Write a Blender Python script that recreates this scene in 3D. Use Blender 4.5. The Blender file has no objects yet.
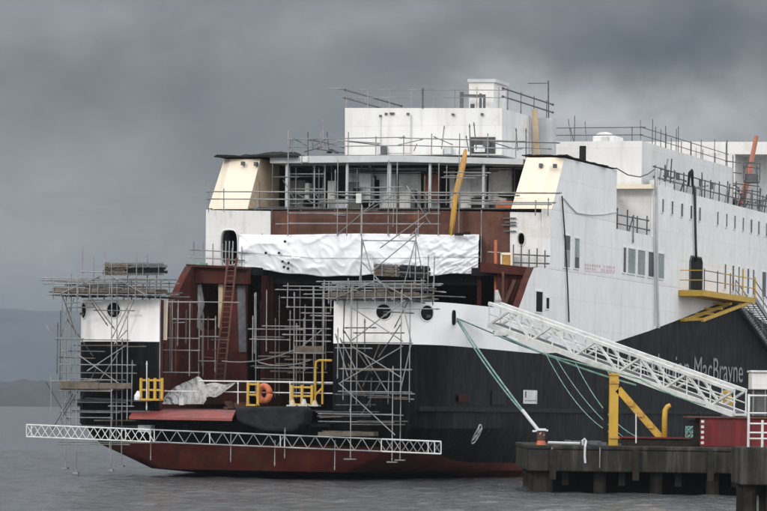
import bpy, bmesh, math, random
from mathutils import Vector, Matrix
random.seed(7)
sc = bpy.context.scene
COL = sc.collection

# ------------------------------------------------------------------ camera
F, CX, HY, ROLL, CAMH = 4000.0, 383.5, 408.0, math.radians(.8), 3.0
cam_d = bpy.data.cameras.new('camera'); cam = bpy.data.objects.new('camera', cam_d); COL.objects.link(cam)
cam.location = (0, 0, CAMH)
cam.rotation_euler = (Matrix.Rotation(math.radians(90), 4, 'X') @ Matrix.Rotation(ROLL, 4, 'Z')).to_euler()
cam_d.sensor_width = 36; cam_d.lens = F / 767 * 36
cam_d.shift_y = (HY - 255.5) / 767
cam_d.clip_start = 1; cam_d.clip_end = 30000
sc.camera = cam

# ------------------------------------------------------------------ world
SUN_EL, SUN_DIR = math.radians(25), Vector((-.62, -.66, 0)).normalized()
w = bpy.data.worlds.new('World'); sc.world = w; w.use_nodes = True
nt = w.node_tree; nt.nodes.clear(); N = nt.nodes.new; LK = nt.links.new
def mth(op, a, b=None, c=None):
    n = N('ShaderNodeMath'); n.operation = op
    for i, v in enumerate((a, b, c)):
        if v is None: continue
        if isinstance(v, (int, float)): n.inputs[i].default_value = v
        else: LK(v, n.inputs[i])
    return n.outputs[0]
tc = N('ShaderNodeTexCoord'); sep = N('ShaderNodeSeparateXYZ'); LK(tc.outputs['Generated'], sep.inputs[0])
mp = N('ShaderNodeMapping'); mp.inputs['Scale'].default_value = (11, 3, 21); mp.inputs['Location'].default_value = (1.3, 0, .55)
LK(tc.outputs['Generated'], mp.inputs[0])
nz = N('ShaderNodeTexNoise'); nz.inputs['Scale'].default_value = 1.0; nz.inputs['Detail'].default_value = 6; nz.inputs['Roughness'].default_value = .5
nz.inputs['Distortion'].default_value = .6
LK(mp.outputs[0], nz.inputs[0])
cr = N('ShaderNodeValToRGB'); e = cr.color_ramp.elements
e[0].position = .36; e[0].color = (.138, .147, .161, 1); e[1].position = .66; e[1].color = (.205, .214, .231, 1)
LK(nz.outputs[0], cr.inputs[0])
wp = N('ShaderNodeTexNoise'); wp.inputs['Scale'].default_value = 30; wp.inputs['Detail'].default_value = 5; LK(tc.outputs['Generated'], wp.inputs[0])
wps = N('ShaderNodeSeparateColor'); LK(wp.outputs['Color'], wps.inputs[0])
wx = mth('ADD', sep.outputs[0], mth('MULTIPLY', mth('SUBTRACT', wps.outputs[0], .5), .060)); wz = mth('ADD', sep.outputs[2], mth('MULTIPLY', mth('SUBTRACT', wps.outputs[1], .5), .034))
cl = None
for bx_, bz_, rx_, rz_, am in ((.036, .074, .026, .012, .17), (.082, .072, .024, .009, .15), (-.075, .094, .040, .012, .045), (-.080, .040, .050, .022, .075), (.0, .098, .03, .008, .05),
                               (.066, .090, .030, .008, -.065), (-.030, .066, .034, .011, -.020), (.008, .086, .024, .008, -.045), (-.05, .078, .03, .008, -.02)):
    d2 = mth('ADD', mth('POWER', mth('ABSOLUTE', mth('DIVIDE', mth('SUBTRACT', wx, bx_), rx_)), 2.0), mth('POWER', mth('ABSOLUTE', mth('DIVIDE', mth('SUBTRACT', wz, bz_), rz_)), 2.0))
    g_ = mth('MULTIPLY', mth('EXPONENT', mth('MULTIPLY', d2, -1.0)), am); cl = g_ if cl is None else mth('ADD', cl, g_)
fine = N('ShaderNodeTexNoise'); fine.inputs['Scale'].default_value = 1; fine.inputs['Detail'].default_value = 8; fine.inputs['Roughness'].default_value = .58; fine.inputs['Distortion'].default_value = .8
fm = N('ShaderNodeMapping'); fm.inputs['Scale'].default_value = (44, 6, 62); LK(tc.outputs['Generated'], fm.inputs[0]); LK(fm.outputs[0], fine.inputs[0])
cl = mth('MULTIPLY', cl, mth('ADD', mth('MULTIPLY', fine.outputs[0], 2.6), .25)); cl = mth('ADD', cl, mth('MULTIPLY', mth('SUBTRACT', fine.outputs[0], .5), .06))
clm = N('ShaderNodeVectorMath'); clm.operation = 'ADD'; LK(cr.outputs[0], clm.inputs[0])
clv = N('ShaderNodeCombineXYZ')
for i_ in range(3): LK(cl, clv.inputs[i_])
LK(clv.outputs[0], clm.inputs[1])
sky = N('ShaderNodeTexSky'); sky.sky_type = 'NISHITA'; sky.sun_disc = False
sky.sun_elevation = SUN_EL; sky.sun_rotation = math.atan2(SUN_DIR.x, SUN_DIR.y)
hz_bright = mth('ADD', mth('ADD', mth('MULTIPLY', sep.outputs[2], .95), mth('MULTIPLY', sep.outputs[1], -.5)), mth('MULTIPLY', sep.outputs[0], .40))
mr = N('ShaderNodeMapRange'); mr.interpolation_type = 'SMOOTHSTEP'
mr.inputs[1].default_value = -.32; mr.inputs[2].default_value = .75
LK(hz_bright, mr.inputs[0])
mixc = N('ShaderNodeMix'); mixc.data_type = 'RGBA'; LK(mr.outputs[0], mixc.inputs[0]); LK(clm.outputs[0], mixc.inputs[6])
mixc.inputs[7].default_value = (1.48, 1.51, 1.56, 1)
SKYMIX = N('ShaderNodeMix'); SKYMIX.data_type = 'RGBA'; SKYMIX.inputs[0].default_value = .94
sc_ = N('ShaderNodeMix'); sc_.data_type = 'RGBA'; sc_.blend_type = 'MULTIPLY'; sc_.inputs[0].default_value = 1
LK(sky.outputs[0], sc_.inputs[6]); sc_.inputs[7].default_value = (.08, .08, .08, 1)
LK(sc_.outputs[2], SKYMIX.inputs[6]); LK(mixc.outputs[2], SKYMIX.inputs[7])
bg = N('ShaderNodeBackground'); LK(SKYMIX.outputs[2], bg.inputs[0]); bg.inputs[1].default_value = 1.0
wo = N('ShaderNodeOutputWorld'); LK(bg.outputs[0], wo.inputs[0])

# ------------------------------------------------------------------ sun, exposure
sl = bpy.data.lights.new('sun', 'SUN'); sl.energy = 1.05; sl.angle = math.radians(12); sl.color = (1, .94, .85)
so = bpy.data.objects.new('sun', sl); COL.objects.link(so); so.location = (-60, -40, 80)
sdir = Vector((SUN_DIR.x * math.cos(SUN_EL), SUN_DIR.y * math.cos(SUN_EL), math.sin(SUN_EL)))
so.rotation_euler = sdir.to_track_quat('Z', 'Y').to_euler()
vs = sc.view_settings; vs.view_transform = 'Standard'; vs.look = 'None'; vs.exposure = .30; vs.gamma = 1; vs.use_curve_mapping = False
sc.render.engine = 'CYCLES'
sc.cycles.max_bounces = 6; sc.cycles.volume_bounces = 0; sc.cycles.use_denoising = True

# ------------------------------------------------------------------ coordinates
A = math.radians(16.9); sa, ca = math.sin(A), math.cos(A); OX, OY = -5.7, 165.0
U = Vector((ca, -sa, 0)); V = Vector((sa, ca, 0)); ZZ = Vector((0, 0, 1)); CAM = Vector((0, 0, CAMH))
def P(s, t, z): return Vector((OX + s * ca + t * sa, OY - s * sa + t * ca, z))
def ray(x, y):
    px, py = x - CX, HY - y
    return Vector(((px * math.cos(ROLL) - py * math.sin(ROLL)) / F, 1, (px * math.sin(ROLL) + py * math.cos(ROLL)) / F))
def PT(x, y, t):
    d = ray(x, y); return CAM + d * ((t + OX * sa + OY * ca) / (d.x * sa + d.y * ca))
def PS(x, y, s):
    d = ray(x, y); return CAM + d * ((s + OX * ca - OY * sa) / (d.x * ca - d.y * sa))
def PY(x, y, Y):
    d = ray(x, y); return CAM + d * Y
def stz(p):
    X, Y = p.x - OX, p.y - OY
    return (X * ca - Y * sa, X * sa + Y * ca, p.z)

# ------------------------------------------------------------------ materials
def mat(name, base, rough=.6, var=.12, vscale=.8, dirt=None, dirt_amt=.0, streak=None, streak_amt=.0, metal=0, bump=0, bscale=6, plates=0, spec=.5, wav=0):
    m = bpy.data.materials.new(name); m.use_nodes = True; t = m.node_tree; n = t.nodes; l = t.links
    b = n['Principled BSDF']; b.inputs['Roughness'].default_value = rough; b.inputs['Metallic'].default_value = metal
    b.inputs['Specular IOR Level'].default_value = spec
    g = n.new('ShaderNodeNewGeometry')
    def dot(v):
        d = n.new('ShaderNodeVectorMath'); d.operation = 'DOT_PRODUCT'; l.new(g.outputs['Position'], d.inputs[0]); d.inputs[1].default_value = v
        return d.outputs['Value']
    ad = n.new('ShaderNodeMath'); ad.operation = 'ADD'; l.new(dot(tuple(U)), ad.inputs[0]); l.new(dot(tuple(V)), ad.inputs[1])
    cx = n.new('ShaderNodeCombineXYZ'); l.new(ad.outputs[0], cx.inputs[0]); l.new(dot((0, 0, 1)), cx.inputs[1])
    def noise(vec, scale, detail=5, rg=.6, sc3=None):
        if sc3:
            q = n.new('ShaderNodeMapping'); q.inputs['Scale'].default_value = sc3; l.new(vec, q.inputs[0]); vec = q.outputs[0]
        k = n.new('ShaderNodeTexNoise'); k.inputs['Scale'].default_value = scale; k.inputs['Detail'].default_value = detail; k.inputs['Roughness'].default_value = rg
        l.new(vec, k.inputs[0]); return k.outputs[0]
    def rmp(v, a, bb, lo, hi):
        k = n.new('ShaderNodeMapRange'); k.inputs[1].default_value = a; k.inputs[2].default_value = bb; k.inputs[3].default_value = lo; k.inputs[4].default_value = hi
        l.new(v, k.inputs[0]); return k.outputs[0]
    def mix(fac, a, bb, mode='MIX'):
        k = n.new('ShaderNodeMix'); k.data_type = 'RGBA'; k.blend_type = mode
        if isinstance(fac, float): k.inputs[0].default_value = fac
        else: l.new(fac, k.inputs[0])
        for s_, v in ((6, a), (7, bb)):
            if isinstance(v, tuple): k.inputs[s_].default_value = v
            else: l.new(v, k.inputs[s_])
        return k.outputs[2]
    c4 = tuple(base) + (1,)
    lo = tuple(x * (1 - var) for x in base) + (1,); hi = tuple(min(1, x * (1 + var * .6)) for x in base) + (1,)
    col = mix(rmp(noise(g.outputs['Position'], vscale), .3, .7, 0, 1), lo, hi)
    if dirt: col = mix(rmp(noise(g.outputs['Position'], vscale * .55 + .3, 8, .7), .62 - dirt_amt * .25, .72, 0, min(1, dirt_amt * 1.6)), col, tuple(dirt) + (1,))
    if streak: col = mix(rmp(noise(cx.outputs[0], 1, 6, .6, (2.6, .22, 1)), .62 - streak_amt * .2, .78, 0, streak_amt), col, tuple(streak) + (1,))
    hgt = None
    if plates:
        q = n.new('ShaderNodeTexBrick'); q.inputs['Scale'].default_value = 1; q.inputs['Mortar Size'].default_value = .012; q.inputs['Mortar Smooth'].default_value = .3
        q.inputs['Brick Width'].default_value = 5.2; q.inputs['Row Height'].default_value = 1.35; q.inputs['Color1'].default_value = (1, 1, 1, 1)
        q.inputs['Color2'].default_value = (.965, .965, .97, 1); q.inputs['Mortar'].default_value = (1 - plates, 1 - plates, 1 - plates, 1)
        l.new(cx.outputs[0], q.inputs[0]); col = mix(1.0, col, q.outputs[0], 'MULTIPLY')
    l.new(col, b.inputs['Base Color'])
    l.new(rmp(noise(g.outputs['Position'], vscale * 2.3), .3, .7, max(0, rough - .1), min(1, rough + .1)), b.inputs['Roughness'])
    if bump or wav:
        bp = n.new('ShaderNodeBump'); bp.inputs['Strength'].default_value = 1; bp.inputs['Distance'].default_value = bump or wav
        h = noise(g.outputs['Position'], bscale, 6) if bump else noise(cx.outputs[0], 1, 2, .5, (1.6, .9, 1))
        l.new(h, bp.inputs['Height']); l.new(bp.outputs[0], b.inputs['Normal'])
    return m
M = dict(
    white=mat('white_paint', (.71, .705, .69), .5, .07, .5, (.46, .36, .26), .28, (.46, .38, .29), .50, plates=.17, wav=.04, spec=.3),
    side=mat('white_side_paint', (.79, .785, .775), .5, .06, .5, (.55, .50, .44), .22, (.50, .45, .39), .50, plates=.17, wav=.045, spec=.3),
    bow=mat('lightened_white_paint', (.90, .895, .885), .5, .03, .5, (.6, .5, .4), .10, (.6, .52, .42), .30, plates=.10, wav=.02, spec=.3),  # hull white lightened at the bow to make up for light blocked there
    cream=mat('cream_primer', (.74, .65, .52), .6, .06, .5, (.62, .45, .28), .12, (.6, .42, .26), .30, wav=.01),
    black=mat('black_hull_paint', (.0040, .0041, .0046), .5, .3, .5, (.020, .016, .014), .35, (.040, .035, .032), .55, wav=.05, spec=.07),
    red=mat('red_antifouling', (.105, .023, .018), .7, .35, .9, (.10, .05, .03), .45, (.045, .018, .014), .8, wav=.01, spec=.12),
    primer=mat('red_primer', (.078, .018, .014), .75, .45, 1.3, (.055, .032, .024), .65, (.03, .014, .011), .8, bump=.02, bscale=4, spec=.12),
    flap=mat('red_flap_paint', (.27, .055, .048), .55, .35, 1.6, (.10, .05, .04), .6, None, 0),
    rust=mat('rusty_brown_steel', (.125, .062, .046), .85, .35, 1.0, (.27, .10, .055), .40, (.06, .036, .03), .7, bump=.02, bscale=3, spec=.12),
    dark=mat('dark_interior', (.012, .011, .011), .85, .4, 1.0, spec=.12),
    deckgrey=mat('deck_grey', (.12, .12, .12), .8, .3, 1.0, (.08, .05, .04), .3, spec=.12),
    slab=mat('grey_slab', (.50, .52, .52), .7, .15, 1.2, (.35, .33, .30), .3, (.4, .36, .3), .4),
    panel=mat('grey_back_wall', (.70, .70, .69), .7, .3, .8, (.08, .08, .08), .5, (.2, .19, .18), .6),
    tube=mat('galvanised_tube', (.265, .268, .27), .5, .5, 1.3, (.22, .16, .12), .35, metal=.25),
    shade_red=mat('shade_darkened_primer', (.045, .011, .009), .85, .4, 1.0, (.02, .014, .012), .5, spec=.12),  # primer darkened to paint in cavern shade; a few darker fittings reuse it
    dtube=mat('dark_steel_tube', (.085, .088, .095), .6, .4, 3),
    wtube=mat('white_steel', (.62, .63, .62), .55, .2, 1.6, (.32, .26, .2), .45),
    board=mat('scaffold_board', (.15, .125, .10), .85, .4, 2.5, (.07, .06, .05), .5, bump=.01, bscale=10, spec=.12),
    yellow=mat('yellow_paint', (.50, .30, .03), .55, .18, 2, (.30, .17, .05), .30, (.2, .12, .06), .4),
    ochre=mat('ochre_wrap', (.46, .25, .055), .75, .3, 2.5, (.25, .12, .04), .4, bump=.02, bscale=8),
    salmon=mat('faded_orange_paint', (.42, .16, .10), .6, .2, 2),
    orange=mat('orange_paint', (.50, .13, .05), .6, .25, 2, (.3, .12, .06), .35),
    redbox=mat('red_steel', (.17, .020, .022), .6, .35, 1.8, (.07, .035, .03), .6, (.05, .02, .02), .7, spec=.2),
    tarp=mat('white_sheeting', (.76, .77, .80), .5, .05, 1.0, (.55, .55, .56), .12, bump=.015, bscale=2.5),
    poly=mat('grey_polythene', (.36, .355, .35), .35, .3, 2.5, (.2, .17, .15), .45, bump=.04, bscale=5),
    felt=mat('black_felt', (.022, .022, .022), .85, .5, 2, bump=.05, bscale=3, spec=.12),
    glass=mat('dark_glass', (.03, .034, .038), .12, .3, .6, spec=.6),
    gglass=mat('grey_film_glass', (.25, .28, .27), .25, .3, .9),
    rope=mat('green_rope', (.12, .25, .20), .85, .35, 4, (.36, .42, .38), .6),
    cable=mat('black_cable', (.02, .02, .02), .6),
    concrete=mat('concrete', (.032, .030, .027), .9, .4, .9, (.018, .017, .015), .65, (.13, .125, .115), .6, bump=.04, bscale=5, spec=.12),
    pile=mat('rusty_pile', (.026, .021, .017), .85, .5, 1.6, (.03, .04, .025), .5, (.03, .025, .02), .5, bump=.04, bscale=5, spec=.12),
    fpaint=mat('faded_red_stencil', (.62, .47, .48), .6, .2, 2),
    letter=mat('grey_lettering', (.27, .275, .28), .5, .35, 1.5, (.04, .04, .04), .6),
    kblue=mat('slate_blue_paint', (.08, .12, .17), .5, .2, 2),
    lime=mat('hi_vis_yellow', (.55, .50, .04), .6, .2, 3),
    beige=mat('stained_beige_paint', (.55, .44, .30), .7, .25, 1.5, (.5, .25, .08), .5),
    hill=mat('wooded_hill', (.045, .052, .052), .95, .5, .006),
    shore=mat('shore_trees', (.024, .029, .029), .95, .6, .03),
)

# ------------------------------------------------------------------ mesh builder
class MB:
    def __init__(s): s.v = []; s.f = []; s.m = []; s.cur = 0
    def add(s, vs, fs, mi=None):
        o = len(s.v); s.v += [Vector(a) for a in vs]; s.f += [tuple(o + i for i in f) for f in fs]; s.m += [s.cur if mi is None else mi] * len(fs); return s
    def tube(s, p, q, r=.03, n=6, r2=None):
        p, q = Vector(p), Vector(q); d = (q - p)
        if d.length < 1e-5: return s
        d.normalize(); a = d.orthogonal().normalized(); b = d.cross(a); r2 = r if r2 is None else r2
        ring = lambda c, rr: [c + (a * math.cos(2 * math.pi * i / n) + b * math.sin(2 * math.pi * i / n)) * rr for i in range(n)]
        s.add(ring(p, r) + ring(q, r2), [(i, (i + 1) % n, n + (i + 1) % n, n + i) for i in range(n)] + [tuple(range(n))[::-1], tuple(range(n, 2 * n))]); return s
    def path(s, pts, r=.03, n=6):
        pts = [Vector(p) for p in pts]; vs = []; a = None
        for i, p in enumerate(pts):
            d = (pts[min(i + 1, len(pts) - 1)] - pts[max(i - 1, 0)]).normalized()
            a = d.orthogonal().normalized() if a is None else (a - d * a.dot(d)).normalized()
            b = d.cross(a); rr = r[i] if isinstance(r, (list, tuple)) else r
            vs += [p + (a * math.cos(2 * math.pi * k / n) + b * math.sin(2 * math.pi * k / n)) * rr for k in range(n)]
        fs = []
        for i in range(len(pts) - 1):
            fs += [(i * n + k, i * n + (k + 1) % n, (i + 1) * n + (k + 1) % n, (i + 1) * n + k) for k in range(n)]
        m = (len(pts) - 1) * n
        s.add(vs, fs + [tuple(range(n))[::-1], tuple(range(m, m + n))]); return s
    def prism(s, poly, ext):
        n = len(poly); poly = [Vector(p) for p in poly]; ext = Vector(ext)
        s.add(poly + [p + ext for p in poly], [tuple(range(n)), tuple(range(n, 2 * n))[::-1]] + [(i, n + i, n + (i + 1) % n, (i + 1) % n) for i in range(n)]); return s
    def box(s, c, hx, hy, hz, ax=None, ay=None):
        ax = Vector(ax or (1, 0, 0)); ay = Vector(ay or (0, 1, 0)); c = Vector(c)
        p = [c - ax * hx - ay * hy - ZZ * hz, c + ax * hx - ay * hy - ZZ * hz, c + ax * hx - ay * hy + ZZ * hz, c - ax * hx - ay * hy + ZZ * hz]
        return s.prism(p, ay * 2 * hy)
    def beam(s, p, q, wx, wz, up=None):
        p, q = Vector(p), Vector(q); d = (q - p).normalized(); up = Vector(up or (0, 0, 1))
        sd = d.cross(up)
        if sd.length < .05: sd = d.cross(Vector((1, 0, 0)))
        sd.normalize(); u2 = sd.cross(d)
        return s.prism([p - sd * wx - u2 * wz, p + sd * wx - u2 * wz, p + sd * wx + u2 * wz, p - sd * wx + u2 * wz], q - p)
    def holed(s, outer, holes, ext):
        """flat plate through which holes are cut, given thickness ext"""
        ext = Vector(ext); bm = bmesh.new(); edges = []; loops = []
        for lp in [outer] + holes:
            vv = [bm.verts.new(Vector(p)) for p in lp]; loops.append(vv)
            for i in range(len(vv)): edges.append(bm.edges.new((vv[i], vv[(i + 1) % len(vv)])))
        bmesh.ops.triangle_fill(bm, use_beauty=True, use_dissolve=False, edges=edges)
        bm.verts.index_update(); nv = len(bm.verts); co = [v.co.copy() for v in bm.verts]
        fs = [tuple(v.index for v in f.verts) for f in bm.faces]; al = list(fs) + [tuple(i + nv for i in f[::-1]) for f in fs]
        for lp in loops:
            ix = [v.index for v in lp]
            al += [(ix[i], ix[i] + nv, ix[(i + 1) % len(ix)] + nv, ix[(i + 1) % len(ix)]) for i in range(len(ix))]
        s.add(co + [c + ext for c in co], al); bm.free(); return s
    def build(s, name, mats, parent=None, label=None, smooth=False, bevel=0):
        me = bpy.data.meshes.new(name)
        if s.v:
            lo = [min(v[i] for v in s.v) for i in range(3)]; hi = [max(v[i] for v in s.v) for i in range(3)]
            base = Vector(((lo[0] + hi[0]) / 2, (lo[1] + hi[1]) / 2, lo[2]))
        else: base = Vector()
        me.from_pydata([v - base for v in s.v], [], s.f)
        mats = mats if isinstance(mats, (list, tuple)) else [mats]
        for m in mats: me.materials.append(m)
        for i, p in enumerate(me.polygons): p.material_index = s.m[i]; p.use_smooth = smooth
        bm = bmesh.new(); bm.from_mesh(me); bmesh.ops.recalc_face_normals(bm, faces=bm.faces); bm.to_mesh(me); bm.free()
        o = bpy.data.objects.new(name, me); COL.objects.link(o)
        o.location = base
        if parent is not None: o.parent = parent; o.location = base - worldloc(parent)
        if label: o['label'] = label
        if bevel:
            b = o.modifiers.new('bevel', 'BEVEL'); b.width = bevel; b.segments = 2; b.limit_method = 'ANGLE'
        return o
def worldloc(o):
    l = Vector()
    while o is not None: l += o.location; o = o.parent
    return l
def tag(o, label, cat, group=None, kind=None):
    if kind: o['kind'] = kind
    if label: o['label'] = label
    if cat: o['category'] = cat
    if group: o['group'] = group
    return o
def thing(name, label, cat, loc, group=None):
    o = bpy.data.objects.new(name, None); COL.objects.link(o); o.location = loc; o.empty_display_size = .3
    return tag(o, label, cat, group)
def tp(poly, t): return [PT(x, y, t) for x, y in poly]
def sp(poly, s): return [PS(x, y, s) for x, y in poly]
def rectpx(x0, y0, x1, y1): return [(x0, y0), (x1, y0), (x1, y1), (x0, y1)]
def oval(x, y, rx, ry, n=18, k=2.0):
    out = []
    for i in range(n):
        c, s_ = math.cos(2 * math.pi * i / n), math.sin(2 * math.pi * i / n)
        out.append((x + rx * math.copysign(abs(c) ** (2 / k), c), y + ry * math.copysign(abs(s_) ** (2 / k), s_)))
    return out
def sag(p, q, d, n=14):
    p, q = Vector(p), Vector(q); return [p.lerp(q, i / n) - ZZ * d * 4 * (i / n) * (1 - i / n) for i in range(n + 1)]

# ------------------------------------------------------------------ setting: water, hills, haze
def water():
    m = bpy.data.materials.new('grey_water'); m.use_nodes = True; t = m.node_tree; n = t.nodes; l = t.links
    b = n['Principled BSDF']; b.inputs['Base Color'].default_value = (.085, .090, .092, 1); b.inputs['Roughness'].default_value = .10; b.inputs['IOR'].default_value = 1.33
    g = n.new('ShaderNodeNewGeometry')
    def nzz(scale, sx, sy, det):
        q = n.new('ShaderNodeMapping'); q.inputs['Scale'].default_value = (sx, sy, 1); q.inputs['Rotation'].default_value = (0, 0, .2); l.new(g.outputs['Position'], q.inputs[0])
        k = n.new('ShaderNodeTexNoise'); k.inputs['Scale'].default_value = scale; k.inputs['Detail'].default_value = det; k.inputs['Roughness'].default_value = .6; l.new(q.outputs[0], k.inputs[0]); return k.outputs[0]
    b1 = n.new('ShaderNodeBump'); b1.inputs['Strength'].default_value = 1; b1.inputs['Distance'].default_value = .25; l.new(nzz(.9, 1.6, .55, 5), b1.inputs['Height'])
    b2 = n.new('ShaderNodeBump'); b2.inputs['Strength'].default_value = 1; b2.inputs['Distance'].default_value = .10; l.new(nzz(3.0, 1.1, .8, 4), b2.inputs['Height'])
    l.new(b1.outputs[0], b2.inputs['Normal']); l.new(b2.outputs[0], b.inputs['Normal'])
    def axis(a, b, st, lo, hi, g):
        v = [a + st * i for i in range(int((b - a) / st) + 1)]; k = st
        while v[-1] < hi: k *= g; v.append(min(hi, v[-1] + k))
        k = st; pre = []; c = a
        while c > lo: k *= g; c = max(lo, c - k); pre.append(c)
        return pre[::-1] + v
    xs = axis(-27, 27, .27, -5000, 5000, 1.35); ys = axis(96, 250, .36, -60, 10400, 1.22)
    from mathutils import noise as nz_
    vs = []
    for y in ys:
        fy = max(0, min(1, (y - 90) / 8)) * max(0, min(1, (420 - y) / 170))
        for x in xs:
            f = fy * max(0, min(1, (34 - abs(x)) / 6)); z = 0
            if f > 0:
                z = f * (.075 * nz_.noise(Vector((x * .55 + y * .1, y * .42, 3.1))) + .055 * nz_.noise(Vector((x * 1.1 - y * .2, y * .85, 8.4))) + .03 * nz_.noise(Vector((x * 2.1, y * 1.4 + x * .3, 5.5))))
            vs.append((x, y, z))
    n_ = len(xs); o = MB().add(vs, [(j * n_ + i, j * n_ + i + 1, (j + 1) * n_ + i + 1, (j + 1) * n_ + i) for j in range(len(ys) - 1) for i in range(n_ - 1)]).build('water', m, smooth=True)
    o['kind'] = 'structure'
water()
from mathutils import noise as mn
def ridge(name, m, Y, prof, depth, nx, amp, fs):
    b = MB(); vs = []; fsx = []; rows = 9
    for i in range(nx + 1):
        x = -4600 + 9200 * i / nx
        for j in range(rows):
            k = j / (rows - 1); h = math.sin(min(1, k * 1.15) * math.pi / 2) * prof(x)
            h += amp * mn.fractal(Vector((x * fs, k * 3, 7.7)), .9, 2.1, 5) * (1 if j else 0)
            vs.append((x, Y + depth * k + 12 * mn.noise(Vector((x * fs, k, 1))), max(-.5, h) if j else -1))
    for i in range(nx):
        for j in range(rows - 1):
            a = i * rows + j; fsx.append((a, a + rows, a + rows + 1, a + 1))
    # close the back so it is a solid rise
    o = len(vs)
    for i in range(nx + 1): vs.append((-4600 + 9200 * i / nx, Y + depth * 1.4, -1))
    for i in range(nx): fsx.append((i * rows + rows - 1, (i + 1) * rows + rows - 1, o + i + 1, o + i))
    return b.add(vs, fsx).build(name, m, smooth=True)
h1 = ridge('far_hills', M['hill'], 8200, lambda x: 216 + 8 * math.sin(x / 300 + 1) - max(0, x + 600) * .02, 900, 500, 11, .005); h1['kind'] = 'structure'
h2 = ridge('wooded_shore', M['shore'], 3600, lambda x: 17 + 3.5 * math.sin(x / 70) - max(0, x + 320) * .02, 160, 2400, 7.0, .035); h2['kind'] = 'structure'
def haze():
    m = bpy.data.materials.new('haze_air'); m.use_nodes = True; t = m.node_tree; t.nodes.clear()
    v = t.nodes.new('ShaderNodeVolumePrincipled'); v.inputs['Color'].default_value = (.33, .385, .44, 1); v.inputs['Density'].default_value = .00013; v.inputs['Anisotropy'].default_value = .0
    o = t.nodes.new('ShaderNodeOutputMaterial'); t.links.new(v.outputs[0], o.inputs['Volume'])
    ob = MB().prism([(-5050, -70, -2.5), (5050, -70, -2.5), (5050, 10450, -2.5), (-5050, 10450, -2.5)], (0, 0, 262)).build('haze', m)
    ob['kind'] = 'stuff'
haze()

# ================================================================== FERRY
S0, T1 = 8.2, 17.8
ferry = thing('ferry', 'big white and black car ferry under construction with open rusty bow and scaffolding', 'ferry', P(0, 0, 0))
def fp(mb, name, m, parent=ferry, **k): return mb.build(name, M[m] if isinstance(m, str) else [M[x] for x in m], parent, **k)
TOPZ, DECK, SILL = 7.37, 2.85, 2.42
half = [(0, -.15), (2.0, -.1), (3.77, 0), (3.77, 0), (4.6, .02), (5.4, .06), (6.2, .15), (6.8, .32), (7.25, .58), (7.6, .95), (7.88, 1.5), (8.05, 2.3), (8.14, 3.4), (8.18, 5), (8.2, 7)]
aft = [9, 11, 12.7, 13.4, 14.3, 15.2, 16, 17.8, 20, 24, 28, 31, 34, 37.8, 41, 45.3, 49, 53, 56.7, 58.5, 60.4, 63, 65.4, 70, 76, 84, 92, 98]
half += [(8.2, t) for t in aft]
PL = [(0, 5.62), (16.2, 5.52), (23, 5.72), (30.7, 6.32), (37.8, 7.01), (45.3, 7.83), (53, 8.72), (56.7, 9.1), (58.5, 9.12), (60.4, 8.9), (65.4, 8.25), (76, 6.9), (98, 6)]
def interp(tab, t):
    if t <= tab[0][0]: return tab[0][1]
    for (a, b), (c, d) in zip(tab, tab[1:]):
        if t <= c: return b + (d - b) * (t - a) / (c - a)
    return tab[-1][1]
TOPT = [(0, TOPZ), (12.6, TOPZ), (13.4, 7.95), (14.3, 8.7), (15.2, 9.3), (16, 9.36)]
RL = [(0, 1.42), (2.5, 1.2), (8, .72), (20, .62)]
G = [(-1.5, .72), (0, .66), (.30, .38), (.36, .36), (.7, .26), (1.0, .18), (1.42, .08), (2.2, 0), (20, 0)]
GT = [(-1.5, 9.0), (0, 5.2), (.30, 1.1), (.36, .9), (1.42, .25), (2.2, 0), (20, 0)]
def cf(t): return max(0, 1 - max(0, t - 1.5) / 16.)
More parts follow.
